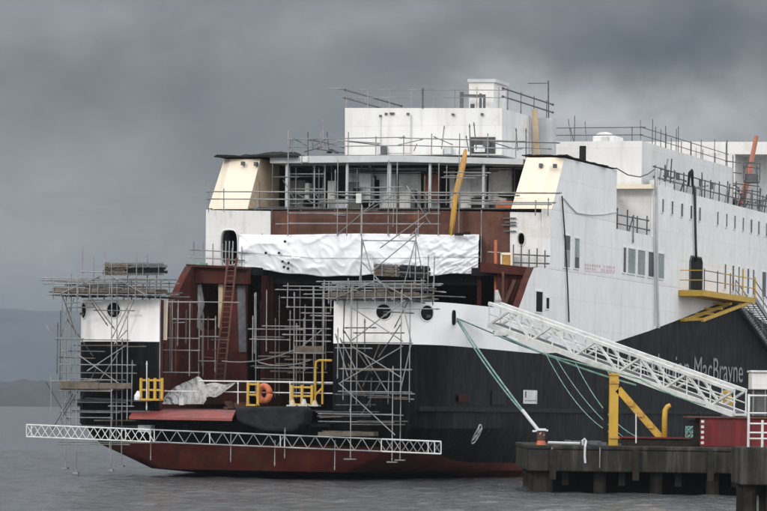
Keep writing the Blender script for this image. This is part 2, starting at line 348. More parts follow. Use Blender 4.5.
def hull():
    cols = []; n = len(half)
    full = [(-s, t, i) for i, (s, t) in reversed(list(enumerate(half)))] + [(s, t, i) for i, (s, t) in enumerate(half)][1:]
    out = []
    for s, t, i in full:
        j0, j1 = max(i - 1, 0), min(i + 1, n - 1)
        if i in (2, 3): j0, j1 = 1, 4
        d = Vector((half[j1][0] - half[j0][0], half[j1][1] - half[j0][1])); d.normalize(); nn = Vector((d.y, -d.x))
        if i == 0: nn = Vector((0, -1))
        if s < 0: nn.x = -nn.x
        mid = i < 3
        top = SILL if mid else interp(TOPT, t); rl = interp(RL, t); pl = min(interp(PL, t), top - .0)
        rows = [-1.5, .02, .33, rl, 2.2, 2.98 if not mid else SILL, pl if not mid else SILL, top]
        c = []
        for z in rows:
            g = interp(G, z) * cf(t); c.append(P(s * (1 - g), t + interp(GT, z) * cf(t), z))
        si, ti = s - nn.x * .32, t - nn.y * .32
        c.append(P(si, ti, top)); c.append(P(si, ti, min(DECK - .02, top - .05)))
        out.append(c)
    b = MB(); R = len(out[0]); mats = [1, 1, 1, 0, 0, 0, 2, 3, 3]; bow = [abs(x[1]) < 9 for x in full]
    o = 0; vs = [p for c in out for p in c]; fs = []; mi = []
    for i in range(len(out) - 1):
        for r in range(R - 1):
            q = [i * R + r, (i + 1) * R + r, (i + 1) * R + r + 1, i * R + r + 1]
            pts = [vs[k] for k in q]
            if (pts[1] - pts[0]).cross(pts[2] - pts[0]).length + (pts[2] - pts[0]).cross(pts[3] - pts[0]).length < 1e-4: continue
            mid = abs(i - (len(out) - 1) / 2) < 3
            fs.append(tuple(q)); mi.append(0 if (mid and mats[r] == 2) or (r < 2 and bow[i]) else 4 if (mats[r] == 2 and abs(full[i][1]) > 12) else mats[r])  # lowest bow rows go black to paint in the shadow of the undercut
    b.v = vs; b.f = fs; b.m = mi
    b.add([p for p in out[0]] + [p for p in out[-1]], [tuple(range(8)) + tuple(range(R + 7, R - 1, -1))], 0)
    o = fp(b, 'hull', ('black', 'red', 'bow', 'primer', 'side'), smooth=True); o.data.set_sharp_from_angle(angle=math.radians(32)); return o
hl = hull()
# rubbing strake along the side
b = MB(); pts = [P(s + .06, t, 3.0) for s, t in half[8:]]
for p, q in zip(pts, pts[1:]): b.beam(p, q, .09, .10)
fp(b, 'rubbing_strake', 'felt')
b = MB(); pts = [P(-s - .06, t, 3.0) for s, t in half[8:]]
for p, q in zip(pts, pts[1:]): b.beam(p, q, .09, .10)
fp(b, 'rubbing_strake', 'black')
def on_hull(s0, side):
    """point and normal on the bow outline where half breadth reaches arc position s0"""
    acc = 0; prev = Vector(half[3])
    for i in range(4, len(half)):
        cur = Vector(half[i]); L = (cur - prev).length
        if acc + L >= s0:
            p = prev.lerp(cur, (s0 - acc) / L); d = (cur - prev).normalized(); return p, Vector((d.y, -d.x))
        acc += L; prev = cur
def arc_of(ps, pt):
    best = None; acc = 0
    for i in range(4, len(half)):
        a, c = Vector(half[i - 1]), Vector(half[i]); L = (c - a).length
        for k in range(10):
            p = a.lerp(c, k / 10); d = (p - Vector((ps, pt))).length
            if best is None or d < best[0]: best = (d, acc + L * k / 10)
        acc += L
    return best[1]
def porthole(a0, z0, side, r=.30, rz=None, k=2.0, ring=True):
    rz = rz or r; n = 20
    def loop(rr, rrz, off):
        o = []
        for i in range(n):
            c, s_ = math.cos(2 * math.pi * i / n), math.sin(2 * math.pi * i / n)
            p, nn = on_hull(a0 + rr * math.copysign(abs(c) ** (2 / k), c), side); z = z0 + rrz * math.copysign(abs(s_) ** (2 / k), s_)
            p = p + nn * off; o.append(P(side * p.x, p.y, z))
        return o
    b = MB(); o1, o2, i2, i1 = loop(r * 1.14, rz * 1.14, -.02), loop(r * 1.14, rz * 1.14, .05), loop(r, rz, .05), loop(r, rz, .006)
    vs = o1 + o2 + i2 + i1; fs = []
    for a in range(3):
        fs += [(a * n + i, a * n + (i + 1) % n, (a + 1) * n + (i + 1) % n, (a + 1) * n + i) for i in range(n)]
    ring_o = fp(b.add(vs, fs), 'porthole', 'side' if ring else 'felt')
    q0, n0 = on_hull(a0, side); q0 = q0 + n0 * .014; lp = loop(r, rz, .014) + loop(r * .5, rz * .5, .014) + [P(side * q0.x, q0.y, z0)]
    g = MB().add(lp, [(i, (i + 1) % n, n + (i + 1) % n, n + i) for i in range(n)] + [(n + i, n + (i + 1) % n, 2 * n) for i in range(n)]); fp(g, 'pane', 'dark', ring_o)
    if ring: g2 = MB().prism([P(side * (q0.x + dx), q0.y - .03, z0 + dz) for dx, dz in ((-.02, -.2), (.16, -.18), (.18, -.09), (.0, -.06))], V * .02); fp(g2, 'inside_fitting', 'deckgrey', ring_o)
    q, nn = on_hull(a0 + .08, side); q = q + nn * .02
    return ring_o
a384 = arc_of(5.9, .12); a425 = arc_of(7.5, .85); a457 = arc_of(8.1, 2.7)
for side in (1, -1):
    porthole(a384, 6.93, side, .31); porthole(a425, 6.91, side, .31)
porthole(a457, 6.78, 1, .15, .27, 3.0, False)
# flat bits on the starboard hull
b = MB()
ringc = P(S0 - .02, 6.0, 1.85)
def hull_side_pt(t, z):
    s = interp([(h[1], h[0]) for h in half[3:]], t); g = interp(G, z) * cf(t); return P(s * (1 - g) + .03, t + interp(GT, z) * cf(t), z)
cyc = [(6.6 + .36 * math.cos(2 * math.pi * i / 28), 1.95 + .40 * math.sin(2 * math.pi * i / 28)) for i in range(28)]
b.path([hull_side_pt(*c) for c in cyc + cyc[:1]], .03)
for k in (.8, 2.35): b.path([hull_side_pt(6.6 + .31 * r * math.cos(k), 1.95 + .36 * r * math.sin(k)) for r in (-1, -.5, 0, .5, 1)], .035)
fp(b, 'thruster_mark', 'wtube')
b = MB().prism([P(S0 + .03, t, z) for t, z in ((13.55, 3.28), (15.9, 3.28), (15.9, 3.88), (13.55, 3.88))], U * .03)
nb = fp(b, 'notice_board', 'wtube')
b = MB()
for i in range(6):
    b.prism([P(S0 + .064, 13.8 + i * .34, z) for z in (3.4, 3.44)] + [P(S0 + .064, 14.0 + i * .34, z) for z in (3.44, 3.4)], U * .006)
b.prism([P(S0 + .064, t, z) for t, z in ((13.8, 3.55), (14.0, 3.55), (14.0, 3.82), (13.8, 3.82))], U * .006)
fp(b, 'marking', 'dtube', nb)
b = MB().prism([P(S0 + .02, t, z) for t, z in ((3.2, 3.3), (4.7, 3.3), (4.7, 3.62), (3.2, 3.62))], U * .02); fp(b, 'patch_plate', 'shade_red')
b = MB().prism([P(S0 + .02, t, z) for t, z in ((8.4, 3.2), (10.6, 3.2), (10.6, 3.8), (8.4, 3.8))], U * .02); fp(b, 'patch_plate', 'felt')
# lettering
def lettering(txt, t0, t1, z0, h, name, m):
    cu = bpy.data.curves.new('txt', 'FONT'); cu.body = txt; cu.size = 1; cu.extrude = .0
    to = bpy.data.objects.new('txt', cu); COL.objects.link(to); dg = bpy.context.evaluated_depsgraph_get()
    me = bpy.data.meshes.new_from_object(to.evaluated_get(dg)); bpy.data.objects.remove(to); bpy.data.curves.remove(cu)
    x0 = min(v.co.x for v in me.vertices); x1 = max(v.co.x for v in me.vertices); b = MB()
    cap = .70
    vs = [P(S0 + .03, t0 + (v.co.x - x0) / (x1 - x0) * (t1 - t0), z0 + v.co.y / cap * h) for v in me.vertices]
    b.add(vs, [tuple(p.vertices) for p in me.polygons]); bpy.data.meshes.remove(me)
    return fp(b, name, m)
lettering('Caledonian', 33.0, 47.0, 4.70, 1.25, 'lettering', 'letter')
lettering('MacBrayne', 48.2, 60.6, 4.70, 1.25, 'lettering', 'letter')

# --- decks and bow interior
b = MB().add([P(s, t, DECK) for s, t in ((-7.7, .5), (7.7, .5), (7.8, 17), (7.8, 60), (-7.8, 60), (-7.8, 17))], [(0, 1, 2, 3, 4, 5)]); fp(b, 'car_deck', 'deckgrey')
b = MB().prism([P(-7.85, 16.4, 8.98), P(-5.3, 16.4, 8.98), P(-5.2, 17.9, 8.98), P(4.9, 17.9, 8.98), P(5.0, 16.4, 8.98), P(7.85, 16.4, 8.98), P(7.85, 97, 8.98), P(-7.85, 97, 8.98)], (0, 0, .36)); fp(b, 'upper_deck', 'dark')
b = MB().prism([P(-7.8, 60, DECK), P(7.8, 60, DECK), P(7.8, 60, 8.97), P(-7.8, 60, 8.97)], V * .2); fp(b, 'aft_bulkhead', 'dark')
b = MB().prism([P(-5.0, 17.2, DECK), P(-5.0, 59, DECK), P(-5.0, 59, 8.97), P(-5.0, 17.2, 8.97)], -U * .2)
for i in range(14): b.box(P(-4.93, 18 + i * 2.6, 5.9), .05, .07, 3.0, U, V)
fp(b, 'casing_wall', 'shade_red')
b = MB().prism([P(5.0, 17.4, DECK), P(5.0, 59, DECK), P(5.0, 59, 8.97), P(5.0, 17.4, 8.97)], U * .2); fp(b, 'casing_wall', 'shade_red')
# port bulkhead with an arched doorway, red beam above
TB = 16.2
b = MB().holed(tp([(184, 300), (188, 285), (246, 285), (246, 404), (170, 404), (170, 320)], TB), [tp(oval(209, 306, 9.5, 24, 20, 3.2), TB)], V * .25); bk = fp(b, 'bulkhead', 'primer')
b = MB().prism(tp([(194.5, 285), (201, 284), (204, 305), (200, 318), (202, 331), (196, 327), (198, 308)], TB - .12), V * .1); fp(b, 'door_frame', 'poly', bk)
b = MB().prism(tp([(218.5, 284), (223, 284), (221, 330), (218, 327)], TB - .12), V * .1); fp(b, 'door_frame', 'beige', bk)
b = MB().prism(tp([(187, 264.5), (247, 268), (247, 284), (187, 283)], TB - .45), V * .5); b.prism(tp([(186, 264), (247, 267), (247, 269), (186, 266.5)], TB - .75), V * .6); fp(b, 'edge_beam', 'primer')
b = MB().prism(tp([(237, 285), (245, 285), (246, 352), (239, 352)], TB - .05), V * .08); fp(b, 'door_leaf', 'dtube')
for x0 in (178, 191): 
    b = MB().beam(PT(x0, 300, 14), PT(x0 - 1, 400, 14), .06, .08); fp(b, 'stiffener', 'primer')
# starboard bulkhead
b = MB().prism(tp([(497, 268), (536, 271), (519, 330), (519, 404), (497, 404)], TB + .1), V * .25); fp(b, 'bulkhead', 'primer')
b = MB().prism(tp([(480, 262), (536, 268), (536, 276), (480, 272)], TB - .3), V * .35); fp(b, 'edge_beam', 'primer')
b = MB().beam(PT(515, 280, TB - .3), PT(499, 320, TB - .3), .08, .08); b.beam(PT(503, 272, TB - .3), PT(503, 330, TB - .3), .05, .05); fp(b, 'brace', 'rust')
b = MB().prism(tp([(161.5, 300), (167, 300.2), (166, 340), (161.5, 339.8)], .34), V * .12); fp(b, 'bulwark_end', 'cream')
for t in (2.6, 5.4, 8.2, 11.0): fp(MB().box(P(-7.72, t, 5.0), .12, .05, 2.1, U, V), 'bulwark_frame', 'shade_red')
for t, z in ((6.8, 6.6), (9.6, 6.9)): fp(MB().prism([P(-7.84, t - 1.0, z - .5), P(-7.84, t + 1.0, z - .4), P(-7.84, t + 1.0, z + .3), P(-7.84, t - 1.0, z + .2)], U * .03), 'doubler_plate', 'rust')
# deckhead plating that hangs in the bow opening
b = MB()
for i in range(9): b.beam(P(-5 + i * 1.3, 18.0, 8.85), P(-5 + i * 1.3, 40, 8.85), .05, .12)
for i in range(8): b.beam(P(-5.2, 18.2 + i * 2.5, 8.8), P(5.2, 18.2 + i * 2.5, 8.8), .06, .17)
fp(b, 'deckhead_frame', 'dark')
# rubbish / hanging plates deeper inside the opening
b = MB().prism(tp([(247, 302), (300, 312), (335, 316), (335, 322), (300, 318), (247, 310)], 24), V * 1.5); fp(b, 'car_ramp', 'shade_red')
b = MB().prism(tp([(252, 328), (330, 331), (330, 334), (252, 332)], 28), V * 2); fp(b, 'mezzanine_deck', 'shade_red')
rg = random.Random(9)
for q in range(10):
    x0 = rg.uniform(252, 322); y0 = rg.uniform(300, 372); w_ = rg.uniform(6, 26); fp(MB().prism(tp([(x0, y0), (x0 + w_, y0 + rg.uniform(-1, 1)), (x0 + w_, y0 + 2.2), (x0, y0 + 2.4)], rg.uniform(18.5, 27)), V * .2), 'girder', rg.choice(('rust', 'shade_red', 'deckgrey')))
for q in range(9):
    x0 = rg.uniform(250, 330); t_ = rg.uniform(18.5, 26); fp(MB().tube(PT(x0, rg.uniform(278, 310), t_), PT(x0 + rg.uniform(-1, 1), rg.uniform(360, 398), t_), rg.uniform(.03, .08), 6), 'pipe', rg.choice(('rust', 'slab', 'shade_red', 'deckgrey')))
for q in range(5):
    x0 = rg.uniform(248, 300); fp(MB().path(sag(PT(x0, rg.uniform(276, 290), 18), PT(x0 + rg.uniform(25, 70), rg.uniform(276, 300), 21), rg.uniform(.3, 1.2)), .025, 5), 'cable_run', rg.choice(('cable', 'poly')))
# bow sill flaps
b = MB(); q = [PT(135, 408.5, .6), PT(236, 409.5, .6), PT(232, 418.5, -1.7), PT(129, 416.5, -1.7)]; b.prism(q, (0, 0, -.10)); fp(b, 'bow_flap', 'flap')
b = MB().prism(tp([(234, 407), (300, 406), (305, 410), (303, 424), (292, 432), (262, 431), (236, 421)], -1.3), V * 1.2); fp(b, 'bow_fender', 'felt', bevel=.12)
b = MB().prism(tp(rectpx(138, 425, 151, 432), -.6), V * .45); fp(b, 'bracket', 'slab')
b = MB().prism(tp(rectpx(318, 432, 374, 436), -.75), V * .6); fp(b, 'timber_fender', 'board')
b = MB().prism(tp([(152, 420), (330, 424), (330, 427), (152, 423)], -.55), V * .45); fp(b, 'sill_ledge', 'black')
# --- forward superstructure
def plate_t(poly, t, d, name, m, holes=(), **k): return fp(MB().holed(tp(poly, t), [tp(h, t) for h in holes], V * d), name, m, **k)
fw = plate_t([(206, 210), (270.5, 211), (270.5, 236), (269, 268), (205.5, 265)], T1, .25, 'front_wall', 'white', [oval(229, 247.5, 8.2, 17.3, 20, 3.6)])
b = MB(); 
for a, c in zip(oval(229, 247.5, 8.8, 18, 20, 3.6), oval(229, 247.5, 8.8, 18, 20, 3.6)[1:] + oval(229, 247.5, 8.8, 18, 20, 3.6)[:1]): b.tube(PT(*a, T1 - .03), PT(*c, T1 - .03), .035, 5)
fp(b, 'door_rim', 'white', fw)
fw2 = plate_t([(510, 212), (541, 212.5), (541, 268.5), (510, 267)], T1, .25, 'front_wall', 'white', [oval(521, 239, 3.6, 6, 16, 2.4)])
b = MB(); 
ov = oval(521, 239, 4, 6.6, 16, 2.4)
for a, c in zip(ov, ov[1:] + ov[:1]): b.tube(PT(*a, T1 - .03), PT(*c, T1 - .03), .03, 5)
fp(b, 'porthole_rim', 'white', fw2)
# corner strip between front and side
c0 = stz(PT(541, 240, T1))[0]
b = MB().prism([P(c0, T1, 9.37), P(S0, T1 + .25, 9.37), P(S0, T1 + .25, 12.04), P(c0, T1, 12.04)], V * .2 - U * .05); fp(b, 'corner_post', 'white')
b = MB().prism([P(-S0, T1 + .26, 9.37), P(-S0, 97, 9.37), P(-S0, 97, 12.05), P(-S0, T1 + .26, 12.05)], U * .2); fp(b, 'side_wall', 'side')
b = MB().prism([P(-S0, T1 + .3, 12.051), P(6.3, T1 + .3, 12.051), P(6.3, 30, 12.051), P(-S0, 30, 12.051)], (0, 0, .06)); fp(b, 'gallery_deck', 'deckgrey')
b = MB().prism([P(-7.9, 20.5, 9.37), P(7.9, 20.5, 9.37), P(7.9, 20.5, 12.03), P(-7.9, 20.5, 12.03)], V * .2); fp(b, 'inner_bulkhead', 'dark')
# brown bulwark of the gallery and brown panel beside the white block
plate_t([(270.6, 211), (340, 210.5), (430, 210.8), (482, 211.5), (482, 236), (270.6, 236)], T1 + .05, .2, 'gallery_bulwark', 'rust')
plate_t([(482.2, 211.5), (509.8, 212), (509.8, 266), (496, 275), (481, 274), (482.2, 240)], T1 + .02, .2, 'gallery_bulwark', 'rust')
b = MB()
for y, x0 in ((218, 503), (225, 502), (231, 504), (222, 505)): b.beam(PT(x0, y, T1 - .1), PT(516, y + .3, T1 - .1), .03, .03)
fp(b, 'stair_rung', 'dtube')
# cream wings with a sloping front
def wing(sin, sout, name):
    sg = 1 if sout > 0 else -1; ch = sout - sg * .55
    b = MB(); z0, z1 = 12.06, 14.5
    A0, B0, C0 = P(sin, T1 + .1, z0), P(ch, T1 + .1, z0), P(sout, T1 + .45, z0); A1, B1, C1 = P(sin + sg * .12, T1 + 2.2, z1), P(ch + sg * .08, T1 + 2.2, z1), P(sout, T1 + 2.6, z1)
    D0, D1, E0, E1 = P(sout, 30.6, z0), P(sout, 30.6, z1 + .05), P(sin, 30.6 if sg > 0 else 24, z0), P(sin, 30.6 if sg > 0 else 24, z1)
    if sg < 0: D0, D1 = P(sout, 24, z0), P(sout, 24, z1)
    b.add([A0, B0, C0, D0, E0, A1, B1, C1, D1, E1], [(0, 1, 6, 5), (1, 2, 7, 6)], 0)
    b.add([A0, B0, C0, D0, E0, A1, B1, C1, D1, E1], [(2, 3, 8, 7), (3, 4, 9, 8), (0, 1, 2, 3, 4)[::-1], (5, 6, 7, 8, 9)], 1)
    b.add([A0, B0, C0, D0, E0, A1, B1, C1, D1, E1], [(4, 0, 5, 9)], 2)
    wg = fp(b, 'bridge_wing', ('cream', 'side', 'beige'))
    return wg
wl = wing(-6.15, -S0, 'l'); wr = wing(6.4, S0, 'r')
# small fittings on the wings
for (x, y, wgo) in ((243, 163.5, wl), (256, 164, wl), (541, 165.5, wr), (555, 166, wr)):
    s_, t_, z_ = stz(PT(x, y, T1 + 1.75)); fp(MB().box(P(s_, t_ - .0, z_), .07, .12, .09, U, V), 'lug', 'dtube', wgo)
# ragged black roofing on both wings
def felt_roof(s0, s1, t0, t1, z, name, hump):
    b = MB(); nx, ny = 26, 14; vs = []; 
    for i in range(nx + 1):
        for j in range(ny + 1):
            s = s0 + (s1 - s0) * i / nx; t = t0 + (t1 - t0) * j / ny
            e_ = min(i, nx - i, j + 1, ny - j + 1) / 4
            vs.append(P(s + .25 * mn.noise(Vector((t * 1.3, s, 3))), t + .3 * mn.noise(Vector((s * 1.2, t, 9))), z + .05 + hump * min(1, e_) * (.45 + .55 * mn.noise(Vector((s * .9, t * .6, 1)))) + .05 * mn.noise(Vector((s * 4, t * 3, 2)))))
    W = ny + 1; n0 = len(vs)
    vs += [Vector((p.x, p.y, z + .005)) for p in vs]
    fs = [(i * W + j, (i + 1) * W + j, (i + 1) * W + j + 1, i * W + j + 1) for i in range(nx) for j in range(ny)]
    fs += [tuple(n0 + k for k in f[::-1]) for f in fs]
    bd = [i * W for i in range(nx + 1)] + [nx * W + j for j in range(1, ny + 1)] + [i * W + ny for i in range(nx - 1, -1, -1)] + [j for j in range(ny - 1, 0, -1)]
    fs += [(bd[k], bd[(k + 1) % len(bd)], bd[(k + 1) % len(bd)] + n0, bd[k] + n0) for k in range(len(bd))]
    fp(b.add(vs, fs), 'wing_roof', 'felt')
felt_roof(-8.3, -4.4, 19.7, 26, 14.56, 'l', .42)
felt_roof(6.3, 8.32, 20.0, 30.2, 14.57, 'r', .10)
b = MB().tube(P(7.9, 25, 14.5), P(7.9, 25, 15.35), .16, 10); fp(b, 'roof_vent', 'felt')
# gallery slab, columns, back wall
b = MB().prism(tp([(270, 156.5), (400, 155.2), (523, 159), (523, 164.5), (400, 161.8), (270, 163.2)], 20.0), V * 9.5); fp(b, 'gallery_roof', 'slab')
b = MB().prism(tp(rectpx(300.5, 156.2, 307.5, 162.2), 19.9), V * .1); fp(b, 'roof_lamp_box', 'wtube')
for x in (347.3, 389.5, 430.2, 483.8, 287):
    rr = .07 if x != 389.5 else .10
    fp(MB().tube(PT(x, 163, 20.3), PT(x - .6, 211, 20.3), rr, 10), 'column', 'slab')
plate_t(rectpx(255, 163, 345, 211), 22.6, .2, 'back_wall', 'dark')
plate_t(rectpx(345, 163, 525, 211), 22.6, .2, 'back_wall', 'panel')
for x0, x1, y0 in ((362, 376, 176), (396, 398, 170), (421, 428, 172), (440, 449, 165), (455, 459, 170), (376, 379, 180)):
    fp(MB().prism(tp(rectpx(x0, y0, x1, 211), 22.5), V * .06), 'door_panel', 'dark')
for x0, x1, y0, y1 in ((345, 525, 163, 168), (330, 345, 163, 211), (515, 524, 170, 211)):
    fp(MB().prism(tp(rectpx(x0, y0, x1, y1), 22.45), V * .05), 'wall_dark_band', 'dark')  # near-black bands along the top and ends of the pale back wall
for x0, y0, x1, y1, m in ((471, 198, 482, 211, 'felt'), (473, 196, 481, 197.5, 'dtube'), (498, 193, 508, 197, 'felt'), (484, 202, 489, 208, 'dtube')):
    fp(MB().prism(tp(rectpx(x0, y0, x1, y1), 21.5), V * .9), 'switch_box', m)
fp(MB().prism(tp(rectpx(495.5, 201, 512, 212), 20.5), V * .9), 'equipment_box', 'orange', bevel=.04)
rg = random.Random(5)
for q in range(12):
    s_ = rg.uniform(-5.4, 5.6); h_ = rg.uniform(.35, 1.5); w_ = rg.uniform(.1, .42)
    fp(MB().box(P(s_, 22.1, 12.12 + h_ / 2 + rg.choice((0, 0, .6))), w_, .22, h_ / 2, U, V), 'switch_box', rg.choice(('deckgrey', 'felt', 'slab', 'dtube', 'rust')))
for q in range(14):
    s_ = rg.uniform(-5.6, 5.9); fp(MB().tube(P(s_, 22.3, rg.uniform(12.1, 13.0)), P(s_ + rg.uniform(-.1, .1), 22.3, 14.5), rg.uniform(.02, .05), 6), 'conduit', rg.choice(('slab', 'dtube', 'tube', 'felt')))
for q in range(5):
    z_ = 14.35 - q * .09; fp(MB().path(sag(P(rg.uniform(-6, -3), 21.5, z_), P(rg.uniform(3, 6.2), 21.8, z_), rg.uniform(.05, .3)), .022, 5), 'cable_run', 'cable')
# deckhouse above the gallery
DH = 23.0; s_r = stz(PT(502, 108, DH))[0]; dht = tp([(345, 108), (502, 108.2), (502, 155), (345, 155)], DH)
dh = fp(MB().prism(dht, V * 5.2), 'deckhouse', 'white')
pn = fp(MB().prism(tp([(381.5, 114.5), (410.5, 114.5), (410, 153), (382, 153)], DH - .05), V * .05), 'wall_panel', 'white', dh)
for x in (381, 411): fp(MB().tube(PT(x, 115, DH - .08), PT(x - .6, 154, DH - .08), .022), 'pipe', 'slab', dh)
for x, y in ((380.5, 116), (386, 114), (391, 113.6), (393, 113.6), (408, 114), (453, 114.6), (482, 114.3)):
    fp(MB().box(PT(x, y, DH - .08), .05, .07, .05, U, V), 'lug', 'dtube', dh)
fp(MB().prism(tp(rectpx(377.5, 146, 380.5, 154), DH - .3), V * .3), 'vent_box', 'slab', dh)
fp(MB().prism(tp(rectpx(381.2, 146, 385.5, 154), DH - .3), V * .3), 'vent_box', 'dtube', dh)
gr = MB().prism(tp(rectpx(470, 137, 495, 153.5), DH - .06), V * .06); gr = fp(gr, 'louvre', 'deckgrey', dh)
b = MB()
for i in range(9): b.beam(PT(471, 138 + i * 1.8, DH - .09), PT(494, 138 + i * 1.8, DH - .09), .02, .012)
b.beam(PT(486.5, 137, DH - .1), PT(486.5, 153, DH - .1), .05, .02); b.box(PT(486.5, 143, DH - .15), .16, .08, .16, U, V)
fp(b, 'slat_set', 'dtube', gr)
fp(MB().prism(tp(rectpx(474, 145, 485, 152), DH - .16), V * .05), 'cover_sheet', 'wtube', gr)
fp(MB().prism(tp(rectpx(444, 147, 451, 154), DH - .3), V * .3), 'vent_box', 'slab', dh)
fp(MB().prism(tp(rectpx(430, 148, 443, 154.6), DH - .2), V * .2), 'vent_box', 'white', dh)
# funnel casing on its roof
fn = fp(MB().prism(tp([(469, 79.8), (494, 79.8), (493.5, 109), (469, 109)], 25), V * 2.2), 'funnel_casing', 'white')
fp(MB().prism(tp([(467.5, 79), (495.5, 79), (495.5, 82.2), (467.5, 82.2)], 24.9), V * 2.45), 'casing_top', 'slab', fn)
b = MB()
for x, y0, wd in ((461.7, 92, .075), (480.5, 93.5, .05), (484.3, 94.5, .05)): b.box((PT(x, y0, 24.3) + PT(x, 108.4, 24.3)) / 2, wd, .06, (PT(x, y0, 24.3).z - PT(x, 108.4, 24.3).z) / 2, U, V)
b.beam(PT(460, 95.5, 24.3), PT(485, 96, 24.3), .05, .06)
fp(b, 'gantry_frame', 'dtube')
fp(MB().tube(PT(472.5, 104, 24.4), PT(472.5, 108.4, 24.4), .1, 8), 'roof_vent', 'dtube')
# mast on the aft end of the deckhouse
b = MB().beam(PT(534.5, 109, 28), PT(537, 157, 28), .12, .12); ms = fp(b, 'vent_mast', 'beige')
b = MB().tube(PT(548.3, 80.5, 29), PT(548.8, 157, 29), .035); b.tube(PT(528, 83.4, 29), PT(549, 83.2, 29), .022); an = fp(b, 'aerial', 'dtube')
plate_t(rectpx(531, 118, 552, 158), 28.6, .8, 'aft_screen', 'slab')
# ---------------- starboard side wall
def TS(poly, s=S0): return [P(s, t, z) for t, z in poly]
b = MB().prism(TS([(T1 + .26, 9.37), (97, 9.37), (97, 14.32), (38.7, 14.32), (38.7, 11.75), (30.6, 11.75), (30.6, 12.05), (T1 + .47, 12.05), (T1 + .26, 12.03)]), -U * .2)
sw = fp(b, 'side_wall', 'side')
# sloping gap between hull end and front wall
def win(x0, y0, x1, y1, m='glass', s=S0, fr=.05, split=None, m2=None):
    q = sp([(x0, y0), (x1, y0 + (x1 - x0) * .2), (x1, y1 + (x1 - x0) * .12), (x0, y1)], s + .03)
    (s_, ta, za), (_, tb, zb), (_, tc_, zc), (_, td, zd) = [stz(p) for p in q]
    t0, t1, z0, z1 = (ta + td) / 2, (tb + tc_) / 2, (zc + zd) / 2, (za + zb) / 2
    b = MB().holed([P(s - .01, t, z) for t, z in ((t0 - fr, z0 - fr), (t1 + fr, z0 - fr), (t1 + fr, z1 + fr), (t0 - fr, z1 + fr))], [[P(s - .01, t, z) for t, z in ((t0, z0), (t1, z0), (t1, z1), (t0, z1))]], U * .06)
    wn = fp(b, 'window', 'side')
    if split is None: fp(MB().prism([P(s + .006, t, z) for t, z in ((t0, z0), (t1, z0), (t1, z1), (t0, z1))], U * .02), 'pane', m, wn)
    else:
        zm = z1 + (z0 - z1) * split
        fp(MB().prism([P(s + .006, t, z) for t, z in ((t0, zm), (t1, zm), (t1, z1), (t0, z1))], U * .02), 'pane', m, wn)
        fp(MB().prism([P(s + .006, t, z) for t, z in ((t0, z0), (t1, z0), (t1, zm - .03), (t0, zm - .03))], U * .02), 'pane', m2, wn)
    return wn
win(564, 235, 570, 267, 'glass', split=.45, m2='panelglass' if 'panelglass' in M else 'gglass'); win(574.5, 238, 579.3, 268, 'gglass', split=.6, m2='glass')
win(535.8, 291, 542.5, 311.5, 'dark'); win(546, 297.5, 549.2, 308.5, 'dark')
for x, wd in ((662, 1.7), (671.3, 1.9), (680.8, 2.2), (690.2, 2), (698.8, 1.9), (716.8, 1.6), (725.8, 1.5), (734, 1.6), (742.3, 1.5), (750.3, 1.9), (757.8, 1.8), (765.6, 2)):
    y = 199 + (x - 662) * .232; win(x, y, x + wd, y + 13.2, 'glass', fr=.04)
for x, x1, m in ((623.2, 626, 'glass'), (627.8, 635.3, 'gglass'), (637.6, 645.0, 'gglass'), (648.2, 653.6, 'glass'), (657.5, 664.0, 'gglass')):
    y = 247.3 + (x - 623.5) * .17; win(x, y, x1, y + 25, m, fr=.06)
for x, x1 in ((724.3, 726), (732, 734), (738, 739.5), (747, 749), (752.5, 754.2), (762, 766)):
    y = 264 + (x - 724) * .2; win(x, y, x1, y + 25, 'glass', fr=.05)
# doorway behind the yellow platform
q = [stz(p) for p in sp(rectpx(690, 257, 702, 291), S0 + .03)]; t0, t1 = q[0][1], q[1][1]; z0, z1 = (q[2][2] + q[3][2]) / 2, (q[0][2] + q[1][2]) / 2
dpoly = [(t0, z0), (t1, z0), (t1, z1 - .25), (t1 - .3, z1), (t0 + .3, z1), (t0, z1 - .25)]
dw = fp(MB().prism([P(S0 + .005, t, z) for t, z in dpoly], U * .03), 'doorway', 'dark')
b = MB(); dd = [P(S0 + .04, t, z) for t, z in dpoly]
for a, c in zip(dd, dd[1:] + dd[:1]): b.tube(a, c, .05)
fp(b, 'door_rim', 'dtube', dw)
# faded stencil on the side (short strokes, illegible)
b = MB()
for i in range(13):
    x = 585 + i * 2.35 + random.uniform(-.3, .3); y = 263.5 + (x - 585) * .10
    for yy in (0, 3.6):
        if random.random() < .85: b.prism(sp([(x, y + yy), (x + 1.5, y + yy + .1), (x + 1.5, y + yy + 2.6), (x, y + yy + 2.5)], S0 + .004), U * .004)
b.prism(sp([(585, 270.7), (614, 273), (614, 273.6), (585, 271.3)], S0 + .004), U * .004)
fp(b, 'stencil_mark', 'fpaint')
